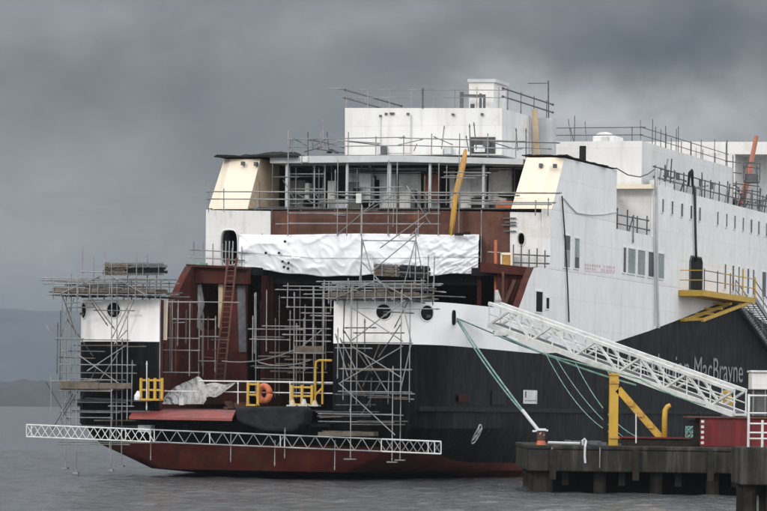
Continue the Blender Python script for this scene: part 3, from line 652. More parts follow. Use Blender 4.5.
# recess between wing and aft house
b = MB().prism([P(5.9, 30.6, 11.6), P(S0 - .21, 30.6, 11.6), P(S0 - .21, 38.7, 11.6), P(5.9, 38.7, 11.6)], (0, 0, .1)); fp(b, 'side_deck', 'deckgrey')
b = MB().prism([P(5.9, 30.7, 11.7), P(5.9, 38.6, 11.7), P(5.9, 38.6, 14.3), P(5.9, 30.7, 14.3)], -U * .15); fp(b, 'recess_wall', 'white')
b = MB().prism([P(5.75, 38.7, 11.76), P(S0 - .21, 38.7, 11.76), P(S0 - .21, 38.7, 14.1), P(5.75, 38.7, 14.1)], V * .3); fp(b, 'aft_house_front', 'white')
b = MB().prism([P(3.5, 38.0, 14.1), P(S0, 38.0, 14.1), P(S0, 38.0, 14.32), P(3.5, 38.0, 14.32)], V * .69); fp(b, 'house_ledge', 'cream')
b = MB().prism([P(-7.9, 38.7, 14.1), P(S0 - .2, 38.7, 14.1), P(S0 - .2, 97, 14.1), P(-7.9, 97, 14.1)], (0, 0, .2)); fp(b, 'boat_deck', 'deckgrey')
cu = stz(PT(642, 140, 39))[0]; ztop = PT(642, 141, 39).z
uh = fp(MB().prism([P(.5, 39, 14.33), P(cu, 39, 14.33), P(cu, 39, ztop), P(.5, 39, ztop)], V * 22), 'upper_deckhouse', 'white')
fp(MB().prism(tp([(592.5, 136), (614, 135), (615, 146), (592.5, 146)], 40), V * 2.0), 'roof_box', 'white', uh, bevel=.05)
b = MB()
for i in range(6):
    a0 = i / 6 * math.pi / 2; a1 = (i + 1) / 6 * math.pi / 2; c = PT(604.5, 135.2, 40.6)
    b.tube(c + ZZ * .16 * math.sin(a0), c + ZZ * .16 * math.sin(a1), .42 * math.cos(a0) + .01, 14, .42 * math.cos(a1) + .01)
fp(b, 'radar_dome', 'white', uh, smooth=True)
fp(MB().prism(tp(rectpx(601.5, 137, 608.5, 144), 39.93), V * .06), 'vent_grille', 'slab', uh)
# bridge block further aft
BT = 66
fp(MB().prism(tp([(553, 141.6), (790, 141.9), (790, 154.5), (553, 153.5)], BT), V * 9), 'bridge_top', 'white')
b = MB().prism(tp([(553, 153.8), (735, 153.8), (735, 200), (553, 200)], BT + .02), V * 8); fp(b, 'bridge_front', 'white')
b = MB().prism(tp([(735.2, 154.8), (790, 154.8), (790, 235), (735.2, 235)], BT + 3.0), V * 5); fp(b, 'bridge_front', 'side')

# ================================================================== SCAFFOLDING AND LOOSE THINGS
class Scaf:
    def __init__(s, name, label, cat, base, group=None, m='tube', r=.023):
        s.root = thing(name, label, cat, base, group); s.m = m; s.r = r
    def w(s, kind, p, q, r=None, m=None, couplers=True):
        r = r or s.r; b = MB().tube(p, q, r, 6)
        if couplers:
            d = (Vector(q) - Vector(p)); L = d.length
            if L > .6:
                d.normalize()
                for k in (min(.12, L * .1), L - min(.12, L * .1)): b.tube(Vector(p) + d * (k - .03), Vector(p) + d * (k + .03), r * 1.5, 6)
        return b.build(kind, M[m or s.m], s.root)
    def t(s, kind, x0, y0, x1, y1, t0, t1=None, **k): return s.w(kind, PT(x0, y0, t0), PT(x1, y1, t0 if t1 is None else t1), **k)
    def s(s, kind, x0, y0, x1, y1, s0, **k): return s.w(kind, PS(x0, y0, s0), PS(x1, y1, s0), **k)
    def board(s, poly, ext, m='board', name='platform_board'): return MB().prism(poly, ext).build(name, M[m], s.root)

def crown_platform(S, s0, s1, t0, t1, z, over0=.0, over1=.0, seed=1):
    """working platform round the top of a bow tower: boards, transoms, guard rails with toe boards"""
    rnd = random.Random(seed)
    n = int((t1 - t0) / .26)
    for k in range(n):
        a, c = s0 + rnd.uniform(-.25, .2), s1 + rnd.uniform(-.25, .3)
        S.board([P(a, t0 + k * .26, z + rnd.uniform(0, .012)), P(c, t0 + k * .26, z + rnd.uniform(0, .012)), P(c, t0 + k * .26 + .23, z), P(a, t0 + k * .26 + .23, z)], (0, 0, .045))
    for k, zz in enumerate((-.06, .34, .60, .48)):
        for t in (t0 - .05, t1 + .05):
            S.w('guard_rail' if k else 'ledger', P(s0 - rnd.uniform(.1, .5) - over0 * (k == 1), t, z + zz + rnd.uniform(-.03, .03)), P(s1 + rnd.uniform(.1, .5) + over1 * (k == 2), t, z + zz + rnd.uniform(-.05, .05)))
    m = int((s1 - s0) / .4)
    for k in range(m + 1):
        s_ = s0 + (s1 - s0) * k / m + rnd.uniform(-.1, .1)
        S.w('transom', P(s_, t0 - rnd.uniform(.1, .4), z - .11), P(s_, t1 + rnd.uniform(.1, .4), z - .11))
        for t in (t0 - .05, t1 + .05):
            if rnd.random() < .8: S.w('upright', P(s_, t, z - .3), P(s_ + rnd.uniform(-.03, .03), t, z + rnd.uniform(.45, .75)))
    for q in range(16):
        a = rnd.uniform(s0, s1 - 1.2); L_ = rnd.uniform(.9, 2.4); t = rnd.uniform(t0 - .1, t1); zz = z + rnd.choice((-.16, .06, .11, .3, .34)) + rnd.uniform(-.02, .02); dz_ = rnd.uniform(-.05, .05)
        S.board([P(a, t, zz), P(min(a + L_, s1 + .2), t, zz + dz_), P(min(a + L_, s1 + .2), t + .22, zz + dz_), P(a, t + .22, zz)], (0, 0, .045), m=rnd.choice(('board', 'board', 'felt')))
    for q in range(14):
        a = rnd.uniform(s0 - .2, s1 - .6); L_ = rnd.uniform(.5, 2.6); t = rnd.uniform(t0 - .15, t1 + .1); zz = z + rnd.uniform(-.15, .6)
        S.w('loose_tube', P(a, t, zz), P(a + L_, t + rnd.uniform(-.3, .3), zz + rnd.uniform(-.15, .15)), m=rnd.choice(('tube', 'dtube', 'dtube')))
    for t in (t0 + .02, t1 - .02):
        for q in range(3):
            a = s0 + (s1 - s0) * q / 3; c = s0 + (s1 - s0) * (q + .92) / 3
            S.board([P(a, t, z + .06), P(c, t, z + .06 + rnd.uniform(-.03, .03)), P(c, t, z + .19), P(a, t, z + .19)], V * .035, m='board', name='toe_board')
    S.w('brace', P(s0 + .3, t0 - .1, z - .1), P(s0 + 2.2, t0 - .1, z + .7)); S.w('brace', P(s1 - .4, t0 - .1, z - .1), P(s1 - 2.0, t0 - .1, z + .7))

# --- port bow tower
SP = Scaf('scaffold_tower', 'steel tube scaffold round the left bow shoulder, reaching the water, with a brown boarded platform', 'scaffold', P(-8.4, -.6, 0), 'scaffold towers on the bow')
F1, F2 = -1.25, -.35
for x, y0, y1, t in ((62, 290, 396, 1.6), (66, 280, 468, .4), (71, 272, 430, F2), (76.7, 276, 473, F1), (111.5, 280, 470, F1), (116.8, 300, 440, F2), (122, 338, 466, F2), (127.5, 300, 420, F1), (132, 360, 405, F2), (160, 296, 400, F2)):
    S = SP; S.t('standard', x + .3, y0, x - .5, y1, t)
    if y1 > 460:
        p = PT(x - .5, y1, t); MB().box(p, .11, .11, .03, U, V).build('base_plate', M['tube'], SP.root)
for x0, x1, y, t in ((55, 84, 338.5, F1), (55, 130, 339.5, F2), (59, 136, 364.4, F1), (60, 137, 372.6, F2), (58, 112, 390.6, F1), (60, 131, 383, F2), (108, 134, 406, F1), (66, 112, 417.4, F1), (60, 126, 402, F2), (58, 160, 442, F2), (57, 130, 444, F1), (60, 96, 351, 1.0), (58, 120, 412, F2)):
    SP.t('ledger', x0, y, x1, y + (x1 - x0) * .008, t)
for a in ((73, 351, 124, 387, F1), (87, 371, 126.5, 345, F1), (60, 338, 74, 298, F2), (112, 338, 131, 300, F1), (70, 372, 78, 352, F2), (64, 405, 74, 380, F2), (114, 344, 127, 330, F1), (116, 342, 134, 300, F2)):
    SP.t('brace', *a)
for (x, y, t) in ((62, 364, 0), (77, 364, 0), (111, 365, 0), (127, 366, 0), (66, 391, 0), (112, 390, 0), (77, 339, 0), (66, 417, 0), (112, 418, 0), (128, 340, 0)):
    SP.w('transom', PT(x, y, F1 - .25), PT(x, y, F2 + .25))
for k in range(3):
    p = [PT(60 + k, 383.5, F1 + .02 + k * .28), PT(112 + k * 5, 384, F1 + .02 + k * .28), PT(112 + k * 5, 390, F1 + .02 + k * .28), PT(60 + k, 389.5, F1 + .02 + k * .28)]
    SP.board(p, V * .24)
SP.board([PT(59, 381.5, F1 - .06), PT(98, 382, F1 - .06), PT(98, 389, F1 - .06), PT(59, 388.5, F1 - .06)], V * .04, name='toe_board')
SP.board([PT(98.5, 383, F1 - .05), PT(131, 383, F1 - .05), PT(131, 388.5, F1 - .05), PT(98.5, 388.5, F1 - .05)], V * .04, name='toe_board')
for y in (399, 410, 425): SP.board([PT(72, y, F2 + .05), PT(150, y + .6, F2 + .05), PT(150, y + 2.6, F2 + .05), PT(72, y + 2, F2 + .05)], V * .3, m='dtube', name='ledge_plank')
crown_platform(SP, -8.3, -3.65, -.8, .8, 7.62, .15, .1, 3)
for x, y0, y1, t in ((82.6, 247, 292, -.4), (94, 254, 292, .5), (104.6, 252.5, 292, -.6), (136.7, 252, 290, -.6), (147.6, 253.5, 290, .4), (157, 262, 290, .6), (128, 260, 290, .5)):
    SP.t('standard', x, y0, x - .4, y1, t, couplers=False)
SP.t('guard_rail', 81, 271.7, 105, 272.2, -.45); SP.t('ledger', 103, 273.8, 150, 274.8, -.4); SP.t('ledger', 103, 264.5, 166, 265.5, .5)
SP.t('guard_rail', 40, 280.4, 95, 282, .2); SP.t('guard_rail', 53, 287.6, 90, 288.6, -.5)
# roll of sheeting on its rail
def bundle(name, label, x0, x1, y0, y1, t, d, split, m0, m1, base_t, skew=0):
    root = thing(name, label, 'tarpaulin', PT((x0 + x1) / 2, y1, t), 'sheet stacks on the bow towers')
    rb_ = random.Random(int(x0)); hpx = y1 - y0
    for nm, a, c, m in (('grey_sheet', x0, split, m0), ('black_sheet', split - 2, x1, m1)):
        for q in range(6):
            yq_ = y1 - hpx * (q + .55) / 6; a2, c2 = a + rb_.uniform(-1.5, 2), c + rb_.uniform(-3, 1.5); n = 24; vs = []; fs = []
            td = t + rb_.uniform(0, .15); ww = d * rb_.uniform(.8, 1)
            for i in range(n + 1):
                x = a2 + (c2 - a2) * i / n; yy = yq_ + skew * (x - x0) / (x1 - x0)
                for k in range(4):
                    p = PT(x, yy, td + ww * k / 3) + ZZ * (.035 * mn.noise(Vector((x * .35, q * 3.1, k))) - .05 * (k in (0, 3)) + .02 * mn.noise(Vector((x * 1.1, q, k))))
                    vs += [p, p + ZZ * (.055 + .02 * rb_.random())]
            for i in range(n):
                o8, n8 = i * 8, (i + 1) * 8
                for k in range(3): fs += [(o8 + 2 * k, n8 + 2 * k, n8 + 2 * k + 2, o8 + 2 * k + 2), (o8 + 2 * k + 1, o8 + 2 * k + 3, n8 + 2 * k + 3, n8 + 2 * k + 1)]
                fs += [(o8, o8 + 1, n8 + 1, n8), (o8 + 6, n8 + 6, n8 + 7, o8 + 7)]
            fs += [(0, 2, 4, 6, 7, 5, 3, 1), tuple(n * 8 + z for z in (0, 1, 3, 5, 7, 6, 4, 2))]
            MB().add(vs, fs).build(nm, M[m if rb_.random() < .75 else 'deckgrey'], root)
    for k in range(4):
        x = x0 + (x1 - x0) * (k + .5) / 4; yy = skew * (x - x0) / (x1 - x0)
        MB().path([PT(x, y1 + yy + .4, t - .05), PT(x, y0 + yy - .5, t - .05), PT(x, y0 + yy - .5, t + d), PT(x, y1 + yy + .4, t + d)], .015, 5).build('lashing', M['tube'], root)
bundle('sheet_stack', 'half grey half black stack of lashed sheets on top of the left scaffold tower', 103.5, 166.5, 263.5, 275, -.5, .9, 128, 'board', 'felt', 0)

# --- starboard bow tower
SS = Scaf('scaffold_tower', 'tall steel tube scaffold against the right bow shoulder, reaching up over the white sheet', 'scaffold', P(4.9, -.9, .3), 'scaffold towers on the bow')
for x, y0, y1, t in ((343.6, 290, 400, F2), (351, 286, 459, F1), (357, 290, 404, F2), (392.5, 366, 462, F1), (401, 290, 400, F1), (409.8, 290, 402, F2), (400.5, 370, 460, F2), (361.5, 205, 300, 1.2), (415.5, 228, 300, .6), (374, 262, 300, .8), (428, 255, 300, .6), (434, 256, 302, .6), (388.5, 368, 404, F2)):
    SS.t('standard', x + .5, y0, x - .6, y1, t)
for x, y1 in ((350, 459), (392, 462), (400, 460)):
    p = PT(x, y1, F1 if x != 400 else F2); MB().box(p, .24 if x == 350 else .2, .1, .025, U, V).build('base_plate', M['tube'], SS.root)
for x0, x1, y, t in ((341, 413, 342.3, F2), (339, 412, 368.7, F1), (345, 411, 369.5, F2), (338, 412, 391.3, F1), (344, 415, 393, F2), (318, 394, 413.7, F1), (318, 394, 421.4, F2), (345, 402, 381, F2), (363, 416, 240.4, .7), (355, 440, 308, F1), (394, 414, 399, F2)):
    SS.t('ledger', x0, y, x1, y + (x1 - x0) * .012, t)
for a in ((351, 307, 403, 341.5, F1), (351, 341, 405, 300, F1), (351, 346, 402, 378, F1), (340, 383, 403, 346, F1), (338.6, 383, 395, 435, F1), (404, 308, 411.3, 343, F1), (411.3, 343, 400, 392, F1), (362, 238, 372, 274, .8), (416, 238, 402, 292, .6), (416, 240, 424, 280, .7), (363, 240, 358, 300, .7), (371, 272, 418, 233, .6), (380, 248, 430, 212, .6), (350, 412, 352, 392, F2), (362, 262, 404, 308, F2)):
    SS.t('brace', *a)
for x, y in ((343, 369), (357, 369), (401, 369), (409, 370), (343, 391), (400, 392), (350, 342), (409, 343)):
    SS.w('transom', PT(x, y, F1 - .25), PT(x, y, F2 + .2))
crown_platform(SS, 3.75, 7.75, -.8, .7, 7.52, .1, .0, 8)
SS.board([PT(322, 430.5, F2), PT(376, 431.5, F2), PT(376, 434, F2), PT(322, 433, F2)], V * .3)
bundle('sheet_stack', 'grey and black stack of lashed sheets on top of the right scaffold tower', 375, 431, 264.5, 275.5, .6, .9, 401, 'board', 'felt', 0, 2.5)

rnd_ = random.Random(21)
for S, s0_, s1_, nn in ((SP, -8.4, -5.0, 26), (SS, 3.9, 6.6, 24)):
    for q in range(nn):
        a = rnd_.uniform(s0_, s1_); zz = rnd_.uniform(2.4, 7.2); t = rnd_.choice((-.35, -.6, -.95, -1.2, -.45))
        k = rnd_.random(); m_ = rnd_.choice(('tube', 'dtube', 'dtube', 'board'))
        if k < .45: S.w('ledger', P(a - rnd_.uniform(.3, 1.3), t, zz), P(a + rnd_.uniform(.4, 1.5), t, zz + rnd_.uniform(-.06, .06)), m=m_)
        elif k < .7: S.w('standard', P(a, t, zz - rnd_.uniform(.6, 1.8)), P(a + rnd_.uniform(-.05, .05), t, zz + rnd_.uniform(.3, 1.2)), m=m_)
        else: S.w('brace', P(a, t, zz - .9), P(a + rnd_.choice((-1, 1)) * rnd_.uniform(.5, 1.3), t, zz + rnd_.uniform(.3, .9)), m=m_)
    for q in range(4):
        a = rnd_.uniform(s0_, s1_ - 1); zz = rnd_.choice((2.3, 3.4, 4.5, 5.4)); S.board([P(a, -.95, zz), P(a + 1.6, -.95, zz + .02), P(a + 1.6, -.5, zz + .02), P(a, -.5, zz)], (0, 0, .045))
# --- lattice beam slung across the bow
LB = thing('lattice_beam', 'long white aluminium lattice beam slung level across the bow just above the water', 'lattice beam', PT(235, 447, -1.9))
LT = -2.0
pa, pb, qa, qb = PT(26.5, 424.6, LT), PT(441, 441.5, LT), PT(26.5, 436.6, LT), PT(441, 453.8, LT)
sep1, sep2 = .23, .56
def on(p, q, k): return p.lerp(q, k)
for nm, p, q, a, c in (('chord', pa, pb, 0, 1), ('chord', qa, qb, 0, 1)):
    for k0, k1 in ((0, .235), (.236, .305), (.306, .62), (.621, .86), (.861, 1)):
        MB().tube(on(p, q, k0), on(p, q, k1), .032, 7).build(nm, M['wtube'] if k1 < .35 or k0 > .8 else M['tube'], LB)
nb_ = 54
for i in range(nb_):
    k0, k1 = i / nb_, (i + 1) / nb_
    m = M['wtube'] if k1 < .33 else M['tube']
    if i % 2: MB().tube(on(qa, qb, k0), on(pa, pb, k1), .019, 5).build('lattice_bar', m, LB)
    else: MB().tube(on(pa, pb, k0), on(qa, qb, k1), .019, 5).build('lattice_bar', m, LB)
    if i < 16 or i > 46:
        (MB().tube(on(qa, qb, k0), on(pa, pb, k1), .017, 5) if not i % 2 else MB().tube(on(pa, pb, k0), on(qa, qb, k1), .017, 5)).build('cross_bar', m, LB)
for k in (0, .012, .235, .245, .305, .315, .45, .62, .63, .86, .97, .985, 1): MB().tube(on(pa, pb, k), on(qa, qb, k), .024, 6).build('end_post', M['wtube'], LB)
HG = Scaf('beam_hanger', 'row of thin drop tubes hanging under the lattice beam in front of the red bow', 'scaffold', PT(235, 440, LT))
for x, y0, y1 in ((151, 430, 460), (231, 432, 462), (285, 428, 458), (275, 440, 466), (110, 428, 452), (335, 440, 470)): HG.t('drop_tube', x, y0, x - .4, y1, LT + .1, r=.022)

# --- scaffold in the bow opening
SM = Scaf('scaffold', 'grey tube scaffold inside the dark bow opening beside the right shoulder', 'scaffold', PT(308, 404, 2.5), 'tube scaffolds on the ship')
for x, y0, y1, t in ((294, 292, 406, 2), (303.6, 318, 404, 3.2), (323.2, 283, 403, 2), (287.5, 283, 308, 9), (313, 286, 346, 3.2), (324, 280, 346, 9), (331, 285, 312, 2)):
    SM.t('standard', x + .3, y0, x - .3, y1, t)
for x0, x1, y, t in ((294, 331, 328.5, 2), (282, 331, 334.5, 3.2), (294, 331, 341, 2), (283, 345, 286, 9), (275, 390, 289.6, 9), (281, 336, 297.5, 9), (286, 334, 307, 2), (294, 325, 353, 2), (262, 300, 326, 9), (248, 304, 329, 9), (301, 331, 313, 3), (288, 332, 320, 3)):
    SM.t('ledger', x0, y, x1, y + (x1 - x0) * .012, t)
for k in range(3): SM.board([PT(294, 346 + k * .5, 2 + k * .4), PT(324, 346 + k * .5, 2 + k * .4), PT(324, 353, 2 + k * .4), PT(294, 353, 2 + k * .4)], V * .05)
for x, y in ((294, 328), (323, 329), (294, 353), (323, 353), (294, 341)): SM.w('transom', PT(x, y, 1.8), PT(x, y, 3.4))
SM.t('brace', 294, 353, 323, 329, 3.2)
SR = Scaf('scaffold', 'thin tube scaffold in front of the red wall beside the left shoulder', 'scaffold', PT(180, 404, 4), 'tube scaffolds on the ship')
for x, y0, y1, t in ((160.3, 302, 374, 1.2), (172, 300, 372, 4), (189.6, 302, 376, 1.2), (198.8, 296, 380, 4), (215.3, 316, 372, 8), (178, 300, 340, 8)):
    SR.t('standard', x + .3, y0, x - .3, y1, t)
for x0, x1, y, t in ((158, 200, 338, 1.2), (158, 200, 350, 1.2), (199, 219, 336.5, 4), (160, 200, 302, 4), (158, 240, 301.5, 8), (172, 216, 319, 8), (198, 216, 361, 4), (150, 200, 372, 1.2)):
    SR.t('ledger', x0, y, x1, y + (x1 - x0) * .012, t)
for x, y in ((160, 338), (190, 338), (160, 350)): SR.w('transom', PT(x, y, 1.0), PT(x, y, 4.2))
# rail across the bow ramp
RR = Scaf('guard_rail', 'white two tube rail running across the open bow above the red flap', 'rail', PT(270, 402, .6), m='wtube')
RR.t('top_rail', 199, 380.8, 351, 383, .5, r=.035); RR.t('mid_rail', 163, 391, 350, 393.6, .5, r=.026)
for x in (201, 238, 290, 343): RR.t('post', x, 381, x, 404, .5, r=.026)
RR.t('post', 146.8, 361, 146.6, 410, -1.0, r=.026)

rg = random.Random(77)
for q in range(26):
    x0 = rg.uniform(248, 326); t_ = rg.uniform(6, 16); k = rg.random(); m_ = rg.choice(('tube', 'tube', 'dtube', 'board'))
    if k < .5: SM.t('ledger', x0, (y_ := rg.uniform(284, 392)), x0 + rg.uniform(12, 55), y_ + rg.uniform(-.6, 1.2), t_, m=m_)
    else: SM.t('standard', x0, rg.uniform(282, 330), x0 - .4, rg.uniform(350, 400), t_, m=m_)
for q in range(7):
    x0 = rg.uniform(252, 300); y_ = rg.uniform(300, 380); t_ = rg.uniform(8, 15); SM.board([PT(x0, y_, t_), PT(x0 + 28, y_ + .3, t_), PT(x0 + 28, y_ + 1.6, t_), PT(x0, y_ + 1.4, t_)], V * .6)
for q in range(14):
    x0 = rg.uniform(160, 214); t_ = rg.uniform(2.5, 12); k = rg.random(); m_ = rg.choice(('tube', 'dtube', 'board', 'rust'))
    if k < .5: SR.t('ledger', x0, (y_ := rg.uniform(304, 372)), x0 + rg.uniform(8, 30), y_ + rg.uniform(-.6, 1.2), t_, m=m_)
    else: SR.t('standard', x0, rg.uniform(296, 330), x0 - .4, rg.uniform(340, 380), t_, m=m_)
# --- ladder
ld = thing('ladder', 'tall rusty red ladder leaning in front of the red bulkhead up to the arched doorway', 'ladder', PT(222, 392, 14.8))
l0, l1, r0, r1 = PT(228, 258, 15.2), PT(213.5, 392, 14.3), PT(236.5, 258, 15.2), PT(223, 392, 14.3)
MB().tube(l0, l1, .05, 6).build('stile', M['rust'], ld); MB().tube(r0, r1, .05, 6).build('stile', M['rust'], ld)
for i in range(26): k = (i + .5) / 26; MB().tube(l0.lerp(l1, k), r0.lerp(r1, k), .022, 5).build('rung', M['rust'], ld)

# --- guard rails on the ship
def railing(name, label, group, pts, hs, post_h, n_post, base, m='tube', r=.025, low=0.0, vary=.12, seed=1):
    """pts: polyline at deck height; rails at heights hs, posts along it"""
    S = Scaf(name, label, 'rail', base, group, m, r); rnd = random.Random(seed)
    for a, c in zip(pts, pts[1:]):
        L = (c - a).length
        for h in hs: S.w('rail', a + ZZ * (h + rnd.uniform(-.02, .02)) - (c - a).normalized() * rnd.uniform(.05, .3), c + ZZ * (h + rnd.uniform(-.02, .02)) + (c - a).normalized() * rnd.uniform(.05, .3))
    tot = sum((c - a).length for a, c in zip(pts, pts[1:])); 
    for i in range(n_post):
        d = tot * (i + .15) / (n_post - .7) if n_post > 1 else 0
        for a, c in zip(pts, pts[1:]):
            L = (c - a).length
            if d <= L: p = a.lerp(c, d / L); break
            d -= L
        else: p = pts[-1]
        S.w('post', p - ZZ * low, p + ZZ * (post_h + rnd.uniform(-vary, vary * 2)), couplers=False)
    return S
# gallery front
GA = Scaf('gallery_scaffold', 'tube scaffold and rails standing across the open gallery above the white sheet', 'scaffold', PT(380, 235, T1 - .5))
for x, y0, y1, t in ((288, 130, 236, T1 - .5), (337.6, 160, 236, T1 - .5), (361.2, 192, 236, T1 - .5), (388.4, 160, 236, T1 - .4), (397, 162, 236, T1 - .5), (418.2, 210, 236, T1 - .5), (438.6, 162, 236, T1 - .5), (446.5, 165, 205, T1 + .4), (459, 150, 236, T1 - .5), (481.2, 210, 268, T1 - .5), (302, 142, 164, T1 - .5), (347, 205, 236, T1 - .6), (535.5, 200, 216, T1 - .3), (548.2, 198, 216, T1 - .3)):
    GA.t('standard', x + .3, y0, x - .3, y1, t)
for x0, x1, y, t in ((206, 562, 191.6, T1 - .5), (206, 335, 199, T1 - .5), (320, 556, 201.8, T1 - .5), (320, 500, 199.5, T1 + .3), (288, 440, 213.2, T1 - .5), (288, 440, 223.5, T1 - .5), (480, 560, 193, T1 - .3), (468, 552, 204, T1 - .6), (330, 520, 194.8, T1 + .3)):
    GA.t('ledger', x0, y, x1, y + (x1 - x0) * .004, t, r=.03)
for a in ((338, 234, 376, 201, T1 - .5), (410, 236, 424, 222, T1 - .5), (365, 212, 392, 196, T1 - .4)): GA.t('brace', *a)
fp(MB().prism(tp(rectpx(356, 193.5, 361, 203), T1 - .6), V * .15), 'notice', 'wtube', GA.root)
for x, y0, y1 in ((208.6, 183, 212), (223.8, 188, 212), (255, 188, 210)): GA.t('post', x, y0, x, y1, T1 - .4)
for q in range(30):
    s_ = rg.uniform(-6.0, 3.4); t_ = T1 + rg.uniform(-.55, .9); k = rg.random(); m_ = rg.choice(('tube', 'tube', 'dtube', 'dtube'))
    if k < .45: GA.w('ledger', P(s_, t_, (z_ := rg.uniform(11.3, 13.7))), P(s_ + rg.uniform(.5, 2.6), t_, z_ + rg.uniform(-.04, .04)), m=m_)
    elif k < .85: GA.w('standard', P(s_, t_, rg.uniform(11.2, 12.4)), P(s_ + rg.uniform(-.03, .03), t_, rg.uniform(12.8, 14.2)), m=m_)
    else: GA.w('brace', P(s_, t_, rg.uniform(11.3, 12)), P(s_ + rg.choice((-1, 1)) * rg.uniform(.5, 1.4), t_, rg.uniform(12.6, 13.6)), m=m_)
# frame tower inside gallery left
GT = Scaf('scaffold', 'pale alloy access tower standing in the left end of the gallery', 'scaffold', PT(306, 211, 21), 'tube scaffolds on the ship')
for x, y0, y1, t in ((289.5, 166, 210, 20.6), (296, 166, 211, 21.8), (314.5, 164, 211, 20.6), (319, 164, 210, 21.8), (325, 163.5, 211, 20.6)): GT.t('standard', x, y0, x - .2, y1, t, r=.038)
for x0, x1, y, t in ((288, 325, 165, 20.6), (288, 325, 174, 20.6), (279, 325, 176.5, 21.8), (288, 325, 189, 20.6), (288, 325, 193.5, 21.8), (288, 322, 203.5, 20.6), (296, 322, 207.5, 21.8)): GT.t('ledger', x0, y, x1, y, t, r=.032)
GT.t('brace', 289.5, 189, 314.5, 204, 20.6)
# slab-edge rails
zs = PT(300, 156, 20.2).z
R1 = railing('guard_rail', 'thin rail along the edge of the grey gallery roof in front of the white deckhouse', 'scaffold rails on the upper decks', [PT(289, 155.8, 20.4), PT(400, 154.6, 20.4), PT(520, 158, 20.4)], (.42, .78), .9, 9, PT(400, 156, 20.4), seed=4)
for a in ((293, 138, 309, 147, 20.6), (309, 140, 326, 143, 21), (304, 152, 322, 147, 21), (316, 149, 345, 153, 21), (293, 138, 293, 152, 20.6), (308, 132, 308, 156, 20.8), (312, 139, 345, 148, 22)): R1.t('loose_tube', *a, m='dtube')
R1.t('post', 469.5, 124, 470.5, 158, 20.4, m='dtube'); R1.t('post', 526, 128, 526, 158, 21, m='dtube'); R1.t('rail', 495, 141.5, 560, 143, 21, m='dtube'); R1.t('rail', 515, 147.5, 552, 149, 21)
rg = random.Random(31)
for q in range(16):
    s_ = rg.uniform(-5.2, 5.6); t_ = rg.uniform(20.4, 22.6); k = rg.random()
    if k < .55: R1.w('loose_tube', P(s_, t_, 14.95), P(s_ + rg.uniform(-.15, .15), t_, 14.95 + rg.uniform(.3, 1.5)), m=rg.choice(('tube', 'dtube', 'dtube')))
    else: R1.w('loose_tube', P(s_, t_, 14.95 + rg.uniform(.05, .8)), P(s_ + rg.uniform(.6, 2.2), t_ + rg.uniform(-.5, .5), 14.95 + rg.uniform(.05, .8)), m=rg.choice(('tube', 'dtube', 'dtube')))
# cable drum shape lying on the slab
ch = thing('cable_heap', 'small dark heap of cable on the left end of the grey gallery roof', 'cable heap', PT(334, 154.5, 21.2))
b = MB()
for k in range(4): b.path([PT(327 + 9 * i / 10 + k, 153 - 3.2 * math.sin(math.pi * i / 10) * (1 - .15 * k), 21.2 + k * .08) for i in range(11)], .04, 5)
b.build('cable_loop', M['cable'], ch)
# deckhouse roof rails
zt = PT(345, 108, DH).z
R2 = railing('guard_rail', 'scaffold rail on the flat roof of the white deckhouse with dark tubes sloping back', 'scaffold rails on the upper decks', [PT(343, 108, DH + .1), PT(502, 108.2, DH + .1)], (.48, .86), .88, 8, PT(420, 108, DH), seed=5, r=.02)
sr = stz(PT(502, 108, DH))[0]; slf = stz(PT(344, 108, DH))[0]
for h in (.48, .86):
    R2.w('side_rail', P(slf, DH, zt + h), P(slf, DH + 9.5, zt + h - .05), m='dtube', r=.04); R2.w('side_rail', P(sr, DH, zt + h), P(sr, DH + 9.5, zt + h - .05), m='dtube', r=.04)
for k in range(4): R2.w('post', P(sr, DH + 1 + k * 2.4, zt - .1), P(sr, DH + 1 + k * 2.4, zt + .95), m='dtube'); R2.w('post', P(slf, DH + 1 + k * 2.4, zt - .1), P(slf, DH + 1 + k * 2.4, zt + .95))
R2.t('post', 422.8, 88, 422.8, 108.5, DH, m='dtube', r=.04); R2.t('rail', 327, 88.5, 345, 88.5, DH, couplers=False)
# upper deckhouse roof rails
zq = ztop
R3 = railing('guard_rail', 'scaffold rail round the roof of the upper deckhouse behind the right bridge wing', 'scaffold rails on the upper decks', [P(-2.5, 39.2, zq - .1), P(cu - .1, 39.2, zq - .1), P(cu - .1, 60, zq - .1)], (.42, .80), .9, 11, P(cu, 39, zq), m='dtube', r=.022, seed=6, vary=.35)
for q in range(16):
    k = rg.random(); s_ = rg.uniform(-2.5, cu - .1); m_ = rg.choice(('tube', 'dtube', 'dtube'))
    if k < .5: R3.w('post', P(s_, 39.3 + rg.uniform(0, 1), zq - .05), P(s_, 39.3, zq + rg.uniform(.3, 1.2)), m=m_, couplers=False)
    else: R3.w('post', P(cu - .1, 40 + 1.2 * q, zq - .05), P(cu - .1, 40 + 1.2 * q, zq + rg.uniform(.5, 1.5)), m=m_, couplers=False)
